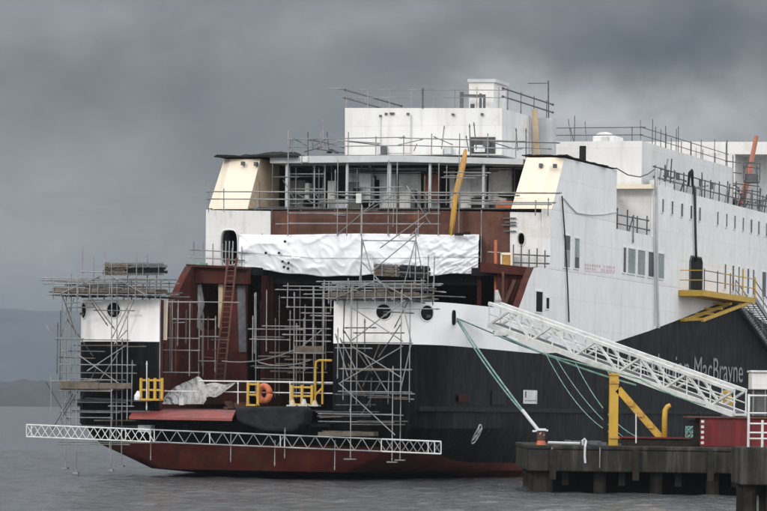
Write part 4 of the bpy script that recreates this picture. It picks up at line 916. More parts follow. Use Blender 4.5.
# boat deck edge rail
R4 = railing('guard_rail', 'dark scaffold rail along the edge of the white side above the row of slit windows', 'scaffold rails on the upper decks', [P(S0 - .12, 38.9, 14.3), P(S0 - .12, 70, 14.3)], (.45, .95), 1.15, 15, P(S0 - .12, 45, 14.3), m='dtube', r=.035, seed=7)
for q in range(22):
    t_ = rg.uniform(39.2, 69); m_ = rg.choice(('tube', 'dtube', 'dtube')); k = rg.random()
    if k < .6: R4.w('post', P(S0 - rg.uniform(.1, .5), t_, 14.3), P(S0 - .12, t_ + rg.uniform(-.1, .1), 14.3 + rg.uniform(.4, 1.7)), m=m_, couplers=False)
    else: R4.w('rail', P(S0 - .2, t_, 14.3 + rg.uniform(.2, 1.2)), P(S0 - .2, t_ + rg.uniform(1, 4), 14.3 + rg.uniform(.2, 1.2)), m=m_)
for k in range(9): R4.w('brace', P(S0 - .12, 40 + k * 3.2, 14.35), P(S0 - .12, 40.6 + k * 3.2, 15.3), m='tube')
for t in (41.5, 44, 49.5, 52.2): MB().prism([P(S0 - .15, t, 14.9), P(S0 - .15, t + .75, 14.9), P(S0 - .15, t + .75, 15.25), P(S0 - .15, t, 15.25)], U * .04).build('sheet_tag', M['deckgrey'], R4.root)
b = MB().prism([P(S0 - .5, 39.6, 14.31), P(S0 - .1, 39.6, 14.31), P(S0 - .1, 43.4, 14.31), P(S0 - .5, 43.4, 14.31)], (0, 0, .32)); cr_ = b.build('white_crate', M['white']); tag(cr_, 'low white crate on the deck edge just above the first slit windows', 'crate')
# recess rail
R5 = railing('guard_rail', 'short dark rail at the open recess between the right wing and the aft house', 'scaffold rails on the upper decks', [P(S0 - .1, 30.9, 11.76), P(S0 - .1, 37.8, 11.76)], (.28, .72), .95, 4, P(S0 - .1, 34, 11.76), m='dtube', r=.035, seed=9)
R5.w('brace', P(S0 - .1, 33.4, 11.6), P(S0 - .1, 34.6, 12.6), m='dtube'); R5.w('hanging_tube', P(S0 + .06, 33.9, 11.2), P(S0 + .06, 33.9, 12.4), m='tube')
# wing foot rails
R6 = railing('guard_rail', 'dark rail bracketed in front of the right white block below its porthole', 'scaffold rails on the upper decks', [PT(512, 268, T1 - .4), PT(546, 269.5, T1 - .4)], (.25, .62), .95, 5, PT(530, 268, T1 - .4), m='dtube', r=.03, seed=11)
R7 = railing('guard_rail', 'thin rail on the sloping left deck edge in front of the left white block', 'scaffold rails on the upper decks', [PT(192, 265, T1 - .6), PT(243, 268, T1 - .6)], (.35, .72), .95, 6, PT(216, 266, T1 - .6), m='tube', r=.026, seed=12)
MB().prism(tp([(196, 262), (206, 263), (207, 267), (195, 266)], T1 - .9), V * .2).build('green_sheet', M['rope'], R7.root)
b = MB(); 
for x in (233, 229.5, 226): b.tube(PT(x, 241, T1 - .7), PT(x - .5, 268, T1 - .7), .028)
R8 = tag(b.build('tube_bundle', M['tube']), 'three upright steel tubes in front of the left arched doorway', 'tubes')

# --- yellow wrapped boom in gallery
b = MB(); pts = [PT(465.5, 150, 19), PT(464, 160, 18.6), PT(460.5, 175, 18.2), PT(457, 190, 17.6), PT(454.5, 205, 17.2), PT(452.5, 222, 17.1), PT(451.2, 235, 17.1)]
bo = thing('wrapped_boom', 'ochre cloth wrapped boom leaning out of the gallery over the white sheet', 'boom', pts[-1])
b.path(pts, [.07, .13, .15, .14, .13, .12, .10], 9); bo2 = b.build('boom_body', M['ochre'], bo, smooth=True)
b = MB(); b.path([PT(451, 236, 16.9), PT(454, 213, 16.95), PT(458, 190, 17.35), PT(462, 172, 18.0)], .025, 5); b.build('lashing', M['yellow'], bo)
b = MB()
for x, y, rx in ((452, 233, 6), (460, 232, 4)): b.box(PT(x + 7, y + 1.2, 17.1), rx * .03, .12, .06, U, V)
jk = b.build('junk_box', M['felt'], None); tag(jk, 'small dark junk lying on the top edge of the white sheet by the ochre boom', 'junk')

# --- white sheet across the gallery front
def sheet():
    nx, ny = 200, 40; vs = []
    for i in range(nx + 1):
        u = i / nx; x = 240 + 240 * u
        top = 234.3 + .6 * math.sin(u * 9) ; bot = 266.0 + 9.6 * math.sin(min(1, u / .36) * math.pi / 2) - 2.0 * max(0, u - .36) + .9 * math.sin(u * 17 + 1) * (1 if u > .3 else .3) + .5 * math.sin(u * 41)
        for j in range(ny + 1):
            k = j / ny; y = top + (bot - top) * k
            p = PT(x, y, T1 - .22)
            n1 = mn.noise(Vector((u * 9, k * 1.6 - u * 3, 3))); n2 = mn.noise(Vector((u * 26 + k * 4, k * 3.0, 8))); n3 = abs(mn.noise(Vector((u * 13 - k * 2.2, k * 2.0, 5))))
            n4 = abs(mn.noise(Vector((u * 34 + k * 9, k * 5, 15)))) * max(0, (u - .62) / .38)
            n5 = abs(mn.noise(Vector((u * 5 - k * 1.3, k * 1.1 + u * 2.0, 25))))
            cr1 = (1 - abs(mn.noise(Vector((u * 8 + k * 1.1, k * .9 - u * 2.5, 41))))) ** 7; cr2 = (1 - abs(mn.noise(Vector((u * 17 - k * 2.0, k * 1.6 + u * 4, 51))))) ** 9; cr3 = (1 - abs(mn.noise(Vector((u * 40, k * 6, 61))))) ** 6
            p -= V * (.07 * n1 + .08 * n5 * (.3 + .7 * k) + .09 * cr1 + .05 * cr2 + .015 * cr3 * (.3 + u) + .36 * n4 * (.25 + k) + .05 + .10 * math.sin(k * math.pi))
            vs.append(p)
    W = ny + 1; fs = [(i * W + j, (i + 1) * W + j, (i + 1) * W + j + 1, i * W + j + 1) for i in range(nx) for j in range(ny)]
    o = MB().add(vs, fs).build('white_sheet', M['tarp'], smooth=True); m = o.modifiers.new('solid', 'SOLIDIFY'); m.thickness = .015
    tag(o, 'broad wrinkled white plastic sheet hung across the ship below the brown gallery bulwark', 'tarpaulin')
    for x in (241, 262, 292, 318, 346, 372, 399, 425, 452, 478): MB().tube(PT(x, 233.6, T1 - .05), PT(x + .8, 237.5, T1 - .32), .018, 5).build('lashing', M['cable'], o)
    MB().path([PT(241 + 24 * i, 252 + 6 * min(1, i / 3) - (1 if i > 7 else 0), T1 - .52) for i in range(11)], .012, 5).build('tie_rope', M['poly'], o)
    for x, y in ((285, 241.5), (279, 253), (282.5, 261.5), (288.5, 263), (284, 267), (288, 268.5), (265.8, 253)): MB().box(PT(x, y, T1 - .62), .05, .03, .055, U, V).build('tie_tag', M['felt'], o)
sheet()
# --- crumpled polythene on the bow ramp
def crumple(name, x0, x1, ytop, ybot, t0, t1, seed, m):
    nx, ny = 40, 16; vs = []
    for i in range(nx + 1):
        for j in range(ny + 1):
            u, k = i / nx, j / ny; x = x0 + (x1 - x0) * u; t = t0 + (t1 - t0) * k
            h = math.sin(math.pi * min(1, k * 1.1)) ** .5 * (.35 + .65 * ytop(u)); 
            e_ = abs(mn.noise(Vector((u * 7 + seed, k * 4, 1)))) * .4 + abs(mn.noise(Vector((u * 17, k * 8 + seed, 5)))) * .2
            p = PT(x, ybot, t); p.z = DECK + .02 + max(0, h * (1.05 - e_)) * 1.15
            p += V * .2 * mn.noise(Vector((u * 9, k * 5, seed))); vs.append(p)
    W = ny + 1; fs = [(i * W + j, (i + 1) * W + j, (i + 1) * W + j + 1, i * W + j + 1) for i in range(nx) for j in range(ny)]
    o = MB().add(vs, fs).build(name, M[m]); md = o.modifiers.new('solid', 'SOLIDIFY'); md.thickness = .01; return o
def poly_drape():
    nx, ny = 44, 18; vs = []; top = [(0, 396), (.2, 388), (.42, 383), (.6, 380), (.78, 376), (.9, 380), (1, 390)]
    for i in range(nx + 1):
        for j in range(ny + 1):
            u, k = i / nx, j / ny; x = 163 + 43 * u + (1 - k) * 2; yt = interp(top, u); y = yt + (404 - yt) * k
            f = abs(mn.noise(Vector((u * 6 - k * 1.5, k * 1.2, 4)))) * .5 + abs(mn.noise(Vector((u * 15 + k * 3, k * 3, 9)))) * .22 + mn.noise(Vector((u * 30, k * 9, 2))) * .06
            vs.append(PT(x, y, 2.0 - 1.3 * k ** 1.4) - V * f * (.3 + .7 * k))
    W = ny + 1; o = MB().add(vs, [(i * W + j, (i + 1) * W + j, (i + 1) * W + j + 1, i * W + j + 1) for i in range(nx) for j in range(ny)]).build('polythene_sheet', M['poly'])
    md = o.modifiers.new('solid', 'SOLIDIFY'); md.thickness = .01; return o
o = poly_drape(); tag(o, 'crumpled dirty grey polythene draped on the bow deck behind the red flap', 'polythene')
def drape():
    nx, ny = 26, 10; vs = []
    for i in range(nx + 1):
        for j in range(ny + 1):
            u, k = i / nx, j / ny; x0, x1 = 199 + 2 * k, 236 - 15 * k; y = 383.5 + k * (15 - 3 * u) + .8 * math.sin(u * 11)
            vs.append(PT(x0 + (x1 - x0) * u, y, .42 - .25 * k) - V * (.12 * mn.noise(Vector((u * 6, k * 2, 4))) + .06 * mn.noise(Vector((u * 15, k * 6, 2))) + .06))
    W = ny + 1; o = MB().add(vs, [(i * W + j, (i + 1) * W + j, (i + 1) * W + j + 1, i * W + j + 1) for i in range(nx) for j in range(ny)]).build('rail_sheet', M['poly'])
    md = o.modifiers.new('solid', 'SOLIDIFY'); md.thickness = .012; tag(o, 'small pale sheet draped over the white rail above the red flap', 'sheet')
drape()
b = MB()
for i in range(26):
    p = PT(226 + 20 * random.random(), 406, 1.0 + random.random()); p.z = DECK + random.random() * .28; b.box(p, .06 + .16 * random.random(), .1, .03 + .08 * random.random(), Vector((1, random.uniform(-.5, .5), 0)).normalized(), V)
o = b.build('scrap_heap', M['rust']); tag(o, 'low heap of dark rusty scrap beside the polythene on the bow deck', 'scrap', kind='stuff')
# --- yellow barriers
def barrier(label, x0, x1, y0, y1, t, n):
    r = thing('barrier', label, 'barrier', PT((x0 + x1) / 2, y1, t), 'yellow barriers on the bow deck')
    for i in range(n):
        x = x0 + (x1 - x0) * i / (n - 1); MB().box((PT(x, y0, t) + PT(x, y1, t)) / 2, .05, .05, (PT(x, y0, t).z - PT(x, y1, t).z) / 2, U, V).build('post', M['yellow'], r)
    for y in (y0 + 2, (y0 + y1) / 2 + 1): MB().beam(PT(x0 - 1, y, t), PT(x1 + 1, y + .3, t), .025, .04).build('rail', M['yellow'], r)
    MB().box(PT((x0 + x1) / 2, y1, t), (x1 - x0) / 50, .3, .04, U, V).build('foot', M['yellow'], r)
barrier('yellow barrier of four posts on the left edge of the bow deck', 141, 162, 378, 399.5, -.9, 4)
barrier('yellow barrier of two posts beside the orange lifebuoy', 248, 258, 382, 405, -.1, 2)
barrier('low yellow barrier of three posts among the pale foot blocks', 292, 312, 385, 404.5, .3, 3)
b = MB().path([PT(264 + 5.6 * math.cos(2 * math.pi * i / 16), 393.5 + 7.4 * math.sin(2 * math.pi * i / 16), .3) for i in range(17)], .14, 8)
o = b.build('lifebuoy', M['orange'], smooth=True); tag(o, 'round orange lifebuoy hanging behind the yellow barrier in the bow opening', 'lifebuoy')
b = MB().path([PT(137, 400, -.95), PT(137.5, 396, -.95), PT(138.5, 391, -.95)], [.12, .14, .06], 8); o = b.build('white_sack', M['tarp']); tag(o, 'small white sack beside the left yellow barrier', 'sack')
b = MB().prism(tp(rectpx(179, 398, 183.5, 405), .5), V * .3); o = b.build('white_tub', M['wtube']); tag(o, 'small white tub on the red flap in front of the polythene', 'tub')
dv = thing('davit_post', 'pair of yellow posts with a short bent arm beside the right bow shoulder', 'davit', PT(319, 404, .4))
MB().path([PT(315, 403, .4), PT(315.3, 370, .4), PT(316, 362, .4), PT(319, 360.3, .4), PT(332, 360.5, .4)], .05, 8).build('bent_post', M['yellow'], dv)
MB().tube(PT(322.4, 404, .4), PT(322.6, 360, .4), .045, 8).build('post', M['yellow'], dv)
MB().beam(PT(315, 395, .4), PT(322.5, 388, .4), .03, .04).build('stay', M['yellow'], dv)
for i, (x, h) in enumerate(((292.5, 8), (304, 9), (314.8, 7))):
    c = thing('foot_block', 'pale cone shaped foot block under scaffold on the bow deck', 'foot block', PT(x, 404.5, .1), 'foot blocks on the bow deck')
    p = PT(x, 405.5, .1); MB().tube(p, p + ZZ * .03 * h, .15, 8, .06).build('cone', M['beige' if i != 1 else 'slab'], c); MB().box(p, .2, .2, .03, U, V).build('plinth', M['slab'], c)
    c['label'] = ('pale stained cone foot block, leftmost of three on the bow deck', 'grey cone foot block, middle of three on the bow deck', 'pale stained cone foot block under the bent yellow arm')[i]
# hoses sagging in the opening
for nm, lb, p, q, d in (('hose', 'thin pale hose sagging from the ladder across the dark bow opening', PT(222, 361, 12), PT(294, 350, 5), .22), ('hose', 'lower thin hose sagging in the dark bow opening', PT(258, 362, 12), PT(310, 360, 8), .2)):
    o = MB().path(sag(p, q, d), .025, 5).build(nm, M['poly']); tag(o, lb, 'hose', 'hoses in the bow opening')
# --- orange post and crate at starboard deck end
pp = thing('orange_post', 'rusty orange upright post between the brown bulwark and the right hull edge', 'post', PT(496, 318, T1 - .8))
MB().tube(PT(495.6, 240, T1 - .8), PT(495.8, 318, T1 - .8), .07, 8).build('pole', M['orange'], pp); MB().tube(PT(488, 252, T1 - .8), PT(500, 252.6, T1 - .8), .03).build('crosspiece', M['tube'], pp)
MB().beam(PT(499, 318, T1 - .8), PT(503, 278, T1 - .8), .04, .04).build('stay', M['slab'], pp)
ck = thing('timber_frame', 'pale timber framed orange box beside the orange post below the right block', 'timber frame', PT(506, 272, T1 - .7))
fp(MB().prism(tp(rectpx(502, 255, 510.5, 269), T1 - .6), V * .3), 'box', 'ochre', ck)
for q in (rectpx(500.5, 252.5, 512, 255), rectpx(500.5, 268.5, 512, 272), rectpx(500.5, 255, 502, 268.5), rectpx(510.5, 255, 512, 268.5)): fp(MB().prism(tp(q, T1 - .65), V * .35), 'batten', 'cream', ck)
rb = thing('tarp_rag', 'grey and white rag bundle hung at the top end of the white gangway', 'rag', PT(497, 318, 9.5))
b = MB().path([PT(496.5, 290, 10), PT(498, 300, 10), PT(497, 312, 10), PT(498, 322, 10)], [.07, .17, .14, .06], 7); b.build('cloth', M['poly'], rb)

# --- yellow access platform with stair
SD = S0
ya = thing('access_platform', 'yellow steel landing platform hung on the ship side at the dark doorway with stairs down', 'platform', PS(715, 300, SD))
q = [stz(p) for p in sp([(688, 292), (741, 299)], SD + .5)]; ta, tb = q[0][1], q[1][1]; zp = stz(PS(700, 292.5, SD + .5))[2]
fp(MB().prism([P(SD + .02, ta, zp - .26), P(SD + 1.3, ta, zp - .26), P(SD + 1.3, tb, zp - .26), P(SD + .02, tb, zp - .26)], (0, 0, .30)), 'landing', 'yellow', ya)
for h, m in ((.55, 'yellow'), (1.05, 'yellow')):
    fp(MB().tube(P(SD + 1.28, ta + 4.5, zp + h), P(SD + 1.28, tb, zp + h), .03), 'rail', m, ya); fp(MB().tube(P(SD + 1.28, ta + .3, zp + h), P(SD + 1.28, ta + 4.5, zp + h), .025), 'rail', 'dtube', ya)
    fp(MB().tube(P(SD + .05, ta + .05, zp + h), P(SD + 1.28, ta + .05, zp + h), .025), 'rail', 'yellow', ya)
for k in range(5): fp(MB().tube(P(SD + 1.28, ta + .3 + k * (tb - ta - .4) / 4, zp), P(SD + 1.28, ta + .3 + k * (tb - ta - .4) / 4, zp + 1.15 + .35 * (k == 3)), .045 if k > 2 else .03), 'post', 'yellow' if k > 2 else 'dtube', ya)
for s_ in (SD + .3, SD + 1.2):
    fp(MB().beam(P(s_, ta + .3, zp - 1.5), P(s_, tb - 1.5, zp - .28), .07, .08), 'strut', 'yellow', ya)
    fp(MB().beam(P(SD + .05, ta + .3, zp - 1.5), P(s_, ta + .3, zp - 1.45), .06, .06), 'strut', 'yellow', ya)
for k in range(4): 
    p0 = P(SD + .25, ta + .6 + k * 2.2, zp - 1.42 + k * .32); fp(MB().beam(p0, P(SD + 1.25, ta + .6 + k * 2.2, zp - 1.42 + k * .32), .05, .05), 'strut', 'yellow', ya)
st0, st1 = P(SD + .7, tb, zp), P(SD + .7, tb + 17, zp - 4.4)
for d in (-.5, .55):
    fp(MB().beam(st0 + U * d, st1 + U * d, .04, .14), 'stringer', 'tube', ya)
    for h in (.5, 1.0): fp(MB().tube(st0 + U * d + ZZ * h, st1 + U * d + ZZ * h, .03), 'handrail', 'tube', ya)
    for k in range(8): p = st0.lerp(st1, k / 7) + U * d; fp(MB().tube(p, p + ZZ * 1.02, .025), 'baluster', 'tube', ya)
for k in range(40): p = st0.lerp(st1, (k + .5) / 40); fp(MB().box(p, .5, .13, .02, U, V), 'tread', 'tube', ya)
# black hose down the side
h0 = [PS(693.6, 186.5, SD - .25), PS(694.3, 187.5, SD + .02), PS(694.8, 190.5, SD + .12), PS(695.0, 205, SD + .12), PS(695.3, 225, SD + .12), PS(695.8, 246, SD + .12), PS(696.3, 262, SD + .1)]
o = MB().path(h0, [.07, .09, .09, .075, .07, .07, .07], 8).build('vent_hose', M['cable'], smooth=True); tag(o, 'thick black hose hanging down the white side into the dark doorway', 'hose')
b = MB(); b.path([PS(688.6, 186, SD - .05), PS(688.9, 178, SD - .05), PS(690.2, 173.5, SD - .05), PS(692, 170, SD - .05)], [.05, .07, .12, .06], 7); b.path([PS(692.6, 186, SD - .1), PS(692.2, 178, SD - .1), PS(691.6, 171, SD - .1)], [.06, .08, .1], 7)  # figure-like dark shape of unsettled identity, modelled as lumpy tubes
o = b.build('rail_shape', M['felt']); tag(o, 'dark figure-like shape at the deck edge rail above the black hose', 'cloth')

for nm, lb, pts, r, m, s_ in (
    ('drop_cable', 'black cable hanging from the right wing down to the gangway', [(562, 196), (564.5, 230), (566.5, 262), (567.8, 290), (569, 322)], .035, 'cable', .08),
    ('downpipe', 'tall grey pipe running down the white side past the square windows', [(656.4, 168), (656.8, 220), (657.2, 280), (658.6, 328)], .07, 'slab', .1),
    ('downpipe', 'thinner grey pipe beside the tall grey pipe on the white side', [(653.5, 190), (653.8, 240), (655, 326)], .03, 'slab', .08),
    ('drop_cable', 'thin cable drooping across the side of the right wing', [(563.5, 198), (570, 206), (577, 213), (590, 214.8), (604, 214.5), (617, 212)], .025, 'slab', .04),
    ('drop_cable', 'loose cable looped below the upper deckhouse ledge', [(616, 168), (628, 175), (640, 177), (648, 174), (655, 169)], .03, 'dtube', .1)):
    o = MB().path(sp(pts, SD + s_), r, 6).build(nm, M[m]); tag(o, lb, 'pipe' if 'pipe' in nm else 'cable', 'pipes and cables on the ship side')
# --- boom lift
bl = thing('boom_lift', 'orange boom lift with dark basket standing on deck before the white bridge', 'boom lift', P(6.4, 63, 14.3))
fp(MB().box(P(6.4, 63, 14.65), .7, .9, .34, U, V), 'chassis', 'orange', bl, bevel=.06)
for s_ in (-.75, .75):
    for d in (-.6, .6): fp(MB().tube(P(6.4 + s_ - .1, 63 + d, 14.6), P(6.4 + s_ + .1, 63 + d, 14.6), .29, 12), 'wheel', 'felt', bl)
e0 = PT(741.5, 204, 63); e1 = PT(750, 168, 63.4); e2 = PT(756.5, 136, 63.8)
fp(MB().beam(e0, e1, .13, .13), 'boom', 'salmon', bl); fp(MB().beam(e1, e2, .09, .09), 'telescopic_boom', 'salmon', bl)
b = MB(); bp_ = PT(751.5, 180, 62); b.box(bp_ - ZZ * .1, .36, .5, .06, U, V); b.box(bp_ + ZZ * .12, .3, .4, .2, U, V)
for d in (-.36, .36):
    for c in (-.5, .5): b.tube(bp_ + U * d + V * c, bp_ + U * d + V * c + ZZ * .95, .03)
for c in (-.5, .5): b.tube(bp_ - U * .36 + V * c + ZZ * .95, bp_ + U * .36 + V * c + ZZ * .95, .03)
fp(b, 'basket', 'dtube', bl)
fp(MB().beam(PT(746, 181, 62.2), bp_, .08, .08), 'basket_arm', 'dtube', bl)
SB = Scaf('scaffold', 'dark tube scaffold around the orange boom lift in front of the bridge', 'scaffold', P(7, 61, 14.3), 'tube scaffolds on the ship', 'dtube', .028)
for x, y0, y1 in ((727, 140, 202), (733, 155, 203), (745, 166, 202), (757.5, 166, 209)): SB.t('standard', x, y0, x, y1, 61.5)
for x0, x1, y in ((725, 742, 161), (725, 742, 171.5), (722, 760, 182), (724, 744, 192), (744, 760, 166.5), (744, 760, 190), (740, 767, 198), (744, 775, 204)): SB.t('ledger', x0, y, x1, y + (x1 - x0) * .12, 61.5)

# ================================================================== QUAY
QZ, QY = 1.74, 144.6
qx0, qx1 = PY(528, 445, QY).x, 60
qy = thing('quay', 'long dark concrete jetty on stubby piles in front of the ship', 'jetty', (30, QY, 0))
b = MB().prism([(qx0, QY, .80), (qx1, QY, .80), (qx1, QY, QZ - .14), (qx0, QY, QZ - .14)], (0, 13, 0)); fp(b, 'deck_beam', 'concrete', qy, bevel=.05)
b = MB().prism([(qx0 - .04, QY - .05, QZ - .138), (qx1, QY - .05, QZ - .138), (qx1, QY - .05, QZ), (qx0 - .04, QY - .05, QZ)], (0, 13.1, 0)); fp(b, 'coping', 'concrete', qy, bevel=.03)
for k in range(16):
    for y in (QY + .7, QY + 6, QY + 12):
        x = qx0 + .6 + k * 2.05; fp(MB().tube((x, y, -2), (x, y, .80), .36 if k == 0 else .24, 12), 'pile', 'pile', qy)
for k in range(7): fp(MB().box((qx0 + 1.4 + k * 2.05, QY + 1.2, .55), .12, .5, .25), 'cross_beam', 'pile', qy)
fp(MB().prism([(qx0 + .5, QY + 2.4, -2), (qx1, QY + 2.4, -2), (qx1, QY + 2.4, .8), (qx0 + .5, QY + 2.4, .8)], (0, .4, 0)), 'back_wall', 'dark', qy)
rq = random.Random(3)
for k in range(0):
    x = qx0 + .4 + k * 1.05 + rq.uniform(-.3, .3); w_ = rq.uniform(.12, .4); h_ = rq.uniform(.06, .25); z_ = rq.uniform(.95, 1.5)
    fp(MB().prism([(x, QY - .012, z_), (x + w_, QY - .012, z_ + rq.uniform(-.03, .03)), (x + w_ * .8, QY - .012, z_ + h_), (x + w_ * .1, QY - .012, z_ + h_ * .8)], (0, .03, 0)), 'patch', rq.choice(('pile', 'felt', 'deckgrey')), qy)
for x in (qx0 + .9, qx0 + 3.9, qx0 + 6.6): fp(MB().box((x, QY - .14, 1.05), .12, .08, .55), 'timber_fender', 'pile', qy, bevel=.02)
for x in (552, 600): 
    p = PY(x, 447, QY - .06); fp(MB().tube(p, p - ZZ * .75, .025, 6), 'fender_chain', 'tube', qy)
b = MB().path([PY(548, 442.5, QY + .4), PY(566, 443, QY + .5), PY(580, 443.4, QY + .5)], .05, 6); o = b.build('pipe_length', M['slab']); tag(o, 'short pale pipe lying along the jetty edge beside the bollard', 'pipe')
b = MB().path([PY(583, 445, QY + .15), PY(582.5, 440.5, QY + .15), PY(584.5, 438.8, QY + .15), PY(586, 441, QY + .15), PY(585, 447, QY - .1), PY(584.7, 456, QY - .1), PY(585.3, 463, QY - .1)], .045, 6); o = b.build('mooring_ring', M['slab']); tag(o, 'pale looped hook hanging over the middle of the jetty edge', 'hook')
# bollard
bd = thing('bollard', 'orange footed steel bollard on the left corner of the jetty with ropes', 'bollard', (PY(541, 443, QY + .7).x, QY + .7, QZ))
bx = bd.location.x
fp(MB().tube((bx, QY + .7, QZ), (bx, QY + .7, QZ + .15), .18, 14, .15), 'foot', 'orange', bd); fp(MB().tube((bx, QY + .7, QZ + .15), (bx, QY + .7, QZ + .52), .14, 14, .17), 'barrel', 'rust', bd); fp(MB().tube((bx, QY + .7, QZ + .52), (bx, QY + .7, QZ + .60), .21, 14, .17), 'cap', 'slab', bd)
fp(MB().beam((bx - .32, QY + .65, QZ + .50), (bx + .25, QY + .65, QZ + .53), .03, .03), 'pin', 'wtube', bd)
# ropes
fl = PS(457.5, 318.5, S0 - .05)
be = Vector((bx, QY + .55, QZ + .42))
def rope(lb, pts_or, r=.045, m='rope', cat='rope', g='green mooring ropes'):
    o = MB().path(pts_or, r, 6).build('mooring_rope', M[m]); tag(o, lb, cat, g); return o
rope('tauter, upper one of two green ropes from hull opening to orange bollard', sag(fl, be, .12), .034)
rope('slacker, lower one of two green ropes from hull opening to orange bollard', sag(fl - ZZ * .1, be + Vector((.1, 0, -.06)), .30), .03)
o = MB().path([fl.lerp(be, k) - ZZ * (.12 * 4 * k * (1 - k) + .02) for k in (.80, .84, .88, .92, .96, 1)], .065, 8).build('rope_sleeve', M['slab']); tag(o, 'grey chafe sleeve round the rope end above the orange bollard', 'sleeve')
q1 = PY(640, 441, QY + 3); q2 = PY(652, 441, QY + 3.2)
mid1 = PS(500, 338, S0 + .6)
rope('long green rope running along under the gangway from the hull opening to the red tank', [fl] + sag(PS(492, 333, S0 + .4), PY(575, 362, 160), .1, 8) + sag(PY(640, 379, 152), PY(705, 405, 149), .1, 8), .03)
rope('slack green rope dropping from below the gangway to the jetty behind the yellow post', sag(PY(545, 352, 163), q1, .9), .018)
rope('slack green rope falling more steeply beside the yellow post to the jetty', sag(PY(575, 362, 160), q2, .7), .018)
rope('lowest slack green rope between hull and jetty left of the yellow post', sag(PY(556, 358, 162), PY(628, 440, QY + 3.4), .35), .016)
rope('thin green rope hanging from the gangway middle to the jetty near the hook post', sag(PY(608, 372, 155), PY(648, 425, QY + 4), .25), .016)
# --- gangway
gw = thing('gangway', 'long white steel lattice gangway sloping from the ship side down to the jetty', 'gangway', PY(620, 372, 158))
YL, YR = 167.0, 155.0
bl_, br_ = PY(489, 325, YL), PY(734, 414.5, YR)
dirp = Vector((br_.x - bl_.x, br_.y - bl_.y, 0)).normalized(); off = Vector((-dirp.y, dirp.x, 0)) * .62
def over(base):
    """height of the top chord above this bottom point, so that the far chord runs along the photograph's line"""
    a = base + off; d = (a - CAM) / a.y; px = d.x * F; x = CX + px + (CAMH - a.z) / a.y * 0
    y = 302 + (x - 494.5) * .353; q = PY(x, y, a.y); return Vector((base.x, base.y, q.z))
tl, tr_ = over(bl_), over(br_)
NB = 11
for o_ in (Vector(), off):
    MB().beam(tl + o_, tr_ + o_, .065, .065).build('top_chord', M['wtube'], gw); MB().beam(bl_ + o_, br_ + o_, .075, .105).build('bottom_chord', M['wtube'], gw)
    for i in range(NB + 1):
        k = i / NB
        MB().beam(tl.lerp(tr_, k) + o_, bl_.lerp(br_, k) + o_, .028, .028).build('post', M['wtube'], gw)
        if i < NB:
            k2 = (i + 1) / NB
            a, c = (tl.lerp(tr_, k), bl_.lerp(br_, k2)) if i % 2 else (bl_.lerp(br_, k), tl.lerp(tr_, k2))
            MB().beam(a + o_, c + o_, .042, .042).build('diagonal', M['wtube'], gw)
for i in range(NB + 1):
    k = i / NB
    MB().beam(bl_.lerp(br_, k), bl_.lerp(br_, k) + off, .04, .045).build('cross_member', M['wtube'], gw)
    if i % 2 == 0: MB().beam(tl.lerp(tr_, k), tl.lerp(tr_, k) + off, .035, .035).build('top_tie', M['wtube'], gw)
MB().prism([bl_ + off * .08 + ZZ * .05, br_ + off * .08 + ZZ * .05, br_ + off * .92 + ZZ * .05, bl_ + off * .92 + ZZ * .05], (0, 0, .05)).build('walkway', M['deckgrey'], gw)
for h in (.5,): MB().tube(tl.lerp(bl_, h) + off * .1, tr_.lerp(br_, h) + off * .1, .03).build('handrail', M['wtube'], gw); MB().tube(tl.lerp(bl_, h) + off * .9, tr_.lerp(br_, h) + off * .9, .03).build('handrail', M['wtube'], gw)
MB().path(sag(bl_.lerp(br_, .02) - ZZ * .2, bl_.lerp(br_, .62) - ZZ * .25, .15), .04, 6).build('hanging_net', M['rope'], gw)
MB().box(PY(501, 334, YL - .5), .3, .5, .08).build('foot_pad', M['wtube'], gw)
# --- yellow steelwork on the jetty
yp = thing('fender_post', 'tall yellow steel post with a long diagonal strut standing on the jetty under the gangway', 'steel post', (PY(615, 443, 147.5).x, 147.5, QZ))
def qbox(x0, y0, x1, Y, d, name, m, par, y1=None, bevel=0):
    a, c = PY(x0, y0, Y), PY(x1, y0, Y); zb = QZ if y1 is None else PY(x0, y1, Y).z
    return MB().prism([(a.x, Y, zb), (c.x, Y, zb), (c.x, Y, a.z), (a.x, Y, a.z)], (0, d, 0)).build(name, M[m], par, bevel=bevel)
qbox(609.8, 375, 618.8, 147.5, .34, 'column', 'yellow', yp); qbox(609, 373.2, 619.6, 147.45, .42, 'cap_plate', 'yellow', yp, 375)
for y in (381, 436): qbox(609.4, y, 619.2, 147.44, .03, 'flange', 'ochre', yp, y + 2.5)
qbox(604, 380, 608.5, 148.2, .3, 'rear_column', 'felt', yp)
MB().beam(PY(618, 389, 147.6), PY(661, 438, 147.6), .10, .13).build('strut', M['yellow'], yp)
b = MB()
for k in (.3, .52, .75): p = PY(618, 389, 147.5).lerp(PY(661, 438, 147.5), k); b.box(p, .09, .1, .09)
b.build('bracket', M['ochre'], yp)
hp = thing('hook_post', 'short yellow post with bent pale top at the foot of the diagonal strut', 'steel post', (PY(665, 440, 147.4).x, 147.4, QZ))
MB().path([PY(664.5, 441, 147.4), PY(664.5, 418, 147.4), PY(665.2, 410, 147.4), PY(667.5, 406.5, 147.4), PY(670.5, 405, 147.4)], [.10, .10, .10, .09, .075], 9).build('bent_post', M['yellow'], hp, smooth=True)
MB().box(PY(664.5, 440.5, 147.4), .22, .2, .05).build('foot', M['yellow'], hp)
sp_ = thing('steel_rod', 'thin white marker rod upright on the jetty between yellow post and strut', 'rod', PY(636, 443, 146)); MB().tube(PY(636, 414, 146), PY(636, 443, 146), .025, 6).build('rod', M['wtube'], sp_)
